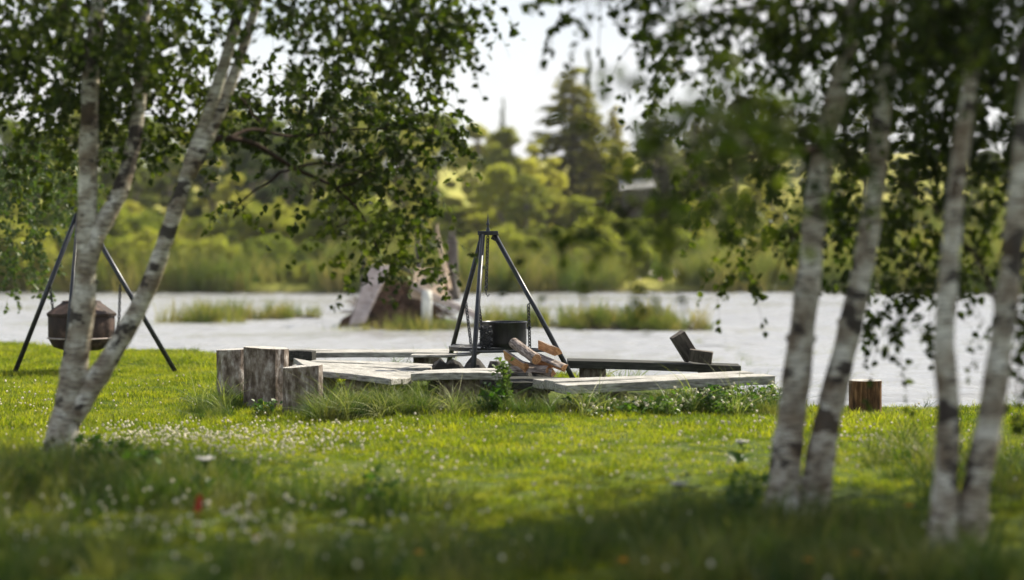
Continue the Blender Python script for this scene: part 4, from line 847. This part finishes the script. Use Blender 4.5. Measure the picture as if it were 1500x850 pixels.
# umbel plants
def umbel(px, d, h, label, s=.09):
    x = (px - 750) * d / F; z = float(hgt(x, d)); root = tag(empty('umbel_flower', (x, d, z)), label, 'flower'); st = MB(); st.tube(spline([(0, 0, 0), (.02, 0, h * .6), (0, 0, h * .9)], 8), .004, 5)
    fl = MB()
    for i in range(16):
        a = i * 2.4; r = s * math.sqrt(i / 16); e = Vector((r * math.cos(a), r * math.sin(a), h + .01 * random.random())); st.tube([(0, 0, h * .82), e], .0018, 3)
        nm, V, Fq, _ = ball('f', .013, None, 0, .3); fl.add([(v[0] + e.x, v[1] + e.y, v[2] * .6 + e.z) for v in V], Fq)
    st.build('stem', M['weed'], root); fl.build('flower_head', M['umbel'], root)
    C = np.array([[0, 0, h * .35]] * 5); Dd = np.array([[1, 0, .5], [-1, .2, .6], [.3, 1, .3], [-.5, -.8, .4], [.8, -.5, .5]]); leaves_mesh('leaves', C, Dd, np.full(5, .12), M['weed'], root)
umbel(300, 12.6, .26, 'pale umbel flower on a thin stem above the red leaf', .06); umbel(1086, 14.2, .2, 'pale umbel flower left of the forked birch', .04); umbel(995, 11.8, .22, 'small pale umbel flower in the shade at lower right', .05)
mb = MB(); c = at(288, 741, 10.8); mb.tube([(0, 0, -.22), (0.01, 0, -.02)], .004, 5)
mb.add([(-.03, 0, -.04), (.035, .01, -.03), (.045, 0, .05), (.0, -.01, .055), (-.02, 0, .0)], [(0, 1, 2, 3, 4)]); mb.add([(-.02, .03, -.03), (.03, .04, -.02), (.02, .02, .05), (-.01, .03, .04)], [(0, 1, 2, 3)])
o = mb.build('red_leaf', M['red_leaf'], None); o.location = c; o.scale = (.62, .62, 1); so = o.modifiers.new('thick', 'SOLIDIFY'); so.thickness = .003; tag(o, 'small bright red leaf standing in the grass near the left birch', 'leaf')
# dandelions
def dand(px, py, label):
    d = F * EYE / (py - HOR); x = (px - 750) * d / F; z = float(hgt(x, d)); root = tag(empty('yellow_flower', (x, d, z)), label, 'flower', 'yellow flowers in the foreground grass')
    st = MB(); st.tube([(0, 0, 0), (.01, 0, .11)], .003, 5); st.build('stem', M['weed'], root); fl = MB()
    for ring, (n, r, zz) in enumerate([(16, .024, .008), (12, .017, .014), (8, .009, .018)]):
        for k in range(n):
            a = 6.283 * k / n + ring; w_ = .22; fl.add([(.01, 0, .11), (.01 + r * math.cos(a - w_), r * math.sin(a - w_), .11 + zz), (.01 + r * 1.1 * math.cos(a), r * 1.1 * math.sin(a), .11 + zz), (.01 + r * math.cos(a + w_), r * math.sin(a + w_), .11 + zz)], [(0, 1, 2, 3)])
    fl.build('flower_head', M['yellow_flower'], root)
for px, py, lb in [(371, 825, 'yellow flower in the dark grass at lower left'), (610, 843, 'yellow flower at the bottom edge left of the middle'), (910, 858, 'yellow flower at the bottom edge right of the middle'), (1182, 856, 'orange yellow flower below the forked birch'), (1338, 850, 'orange yellow flower left of the rightmost trunks'), (1252, 846, 'yellow flower between the forked birch and the rightmost trunks'), (1330, 775, 'yellow flower on the lit grass right of the forked birch')]:
    dand(px, py, lb)

q = bpy.data.materials.new('haze'); q.use_nodes = True; q.node_tree.nodes.clear(); ho = q.node_tree.nodes.new('ShaderNodeOutputMaterial'); hv = q.node_tree.nodes.new('ShaderNodeVolumePrincipled')
hv.inputs['Density'].default_value = .00025; hv.inputs['Color'].default_value = (.95, .97, 1, 1); hv.inputs['Anisotropy'].default_value = .35; q.node_tree.links.new(hv.outputs[0], ho.inputs['Volume'])
mb = MB(); mb.box((0, 1200, 34), (3400, 2800, 72)); tag(mb.build('haze', q), kind='stuff')
# ------------------------------------------------------------------ tell repeats apart in their labels, counted from the left as the photo shows them
ORD = 'first second third fourth fifth sixth seventh eighth ninth tenth eleventh twelfth thirteenth fourteenth fifteenth sixteenth seventeenth eighteenth nineteenth twentieth twenty-first twenty-second twenty-third twenty-fourth twenty-fifth twenty-sixth'.split()
for gname in ['far birches left of the tall spruce', 'broadleaf trees in the far left wood', 'dark pines in the far left wood', 'far trees behind the right hand birches', 'low trees above the yellow meadow', 'young trees behind the far left shrubs', 'willow shrubs on the far left bank', 'tall shrubs behind the far left row', 'light shrubs behind the cooking tripod', 'dark shrub clump on the far bank', 'low bushes on the right far bank', 'young trees on the far slope']:
    obs = sorted([o for o in col.objects if o.get('group') == gname and o.parent is None], key=lambda o: o.location.x / o.location.y)
    for k, o in enumerate(obs): o['label'] = ORD[k] + ' from the left of the ' + gname
for k, o in enumerate(sorted([o for o in col.objects if o.get('group') == 'weeds under the right bench'], key=lambda o: o.location.x / o.location.y)):
    o['label'] = ORD[k] + ' from the left of the white flowered weeds under the right bench'
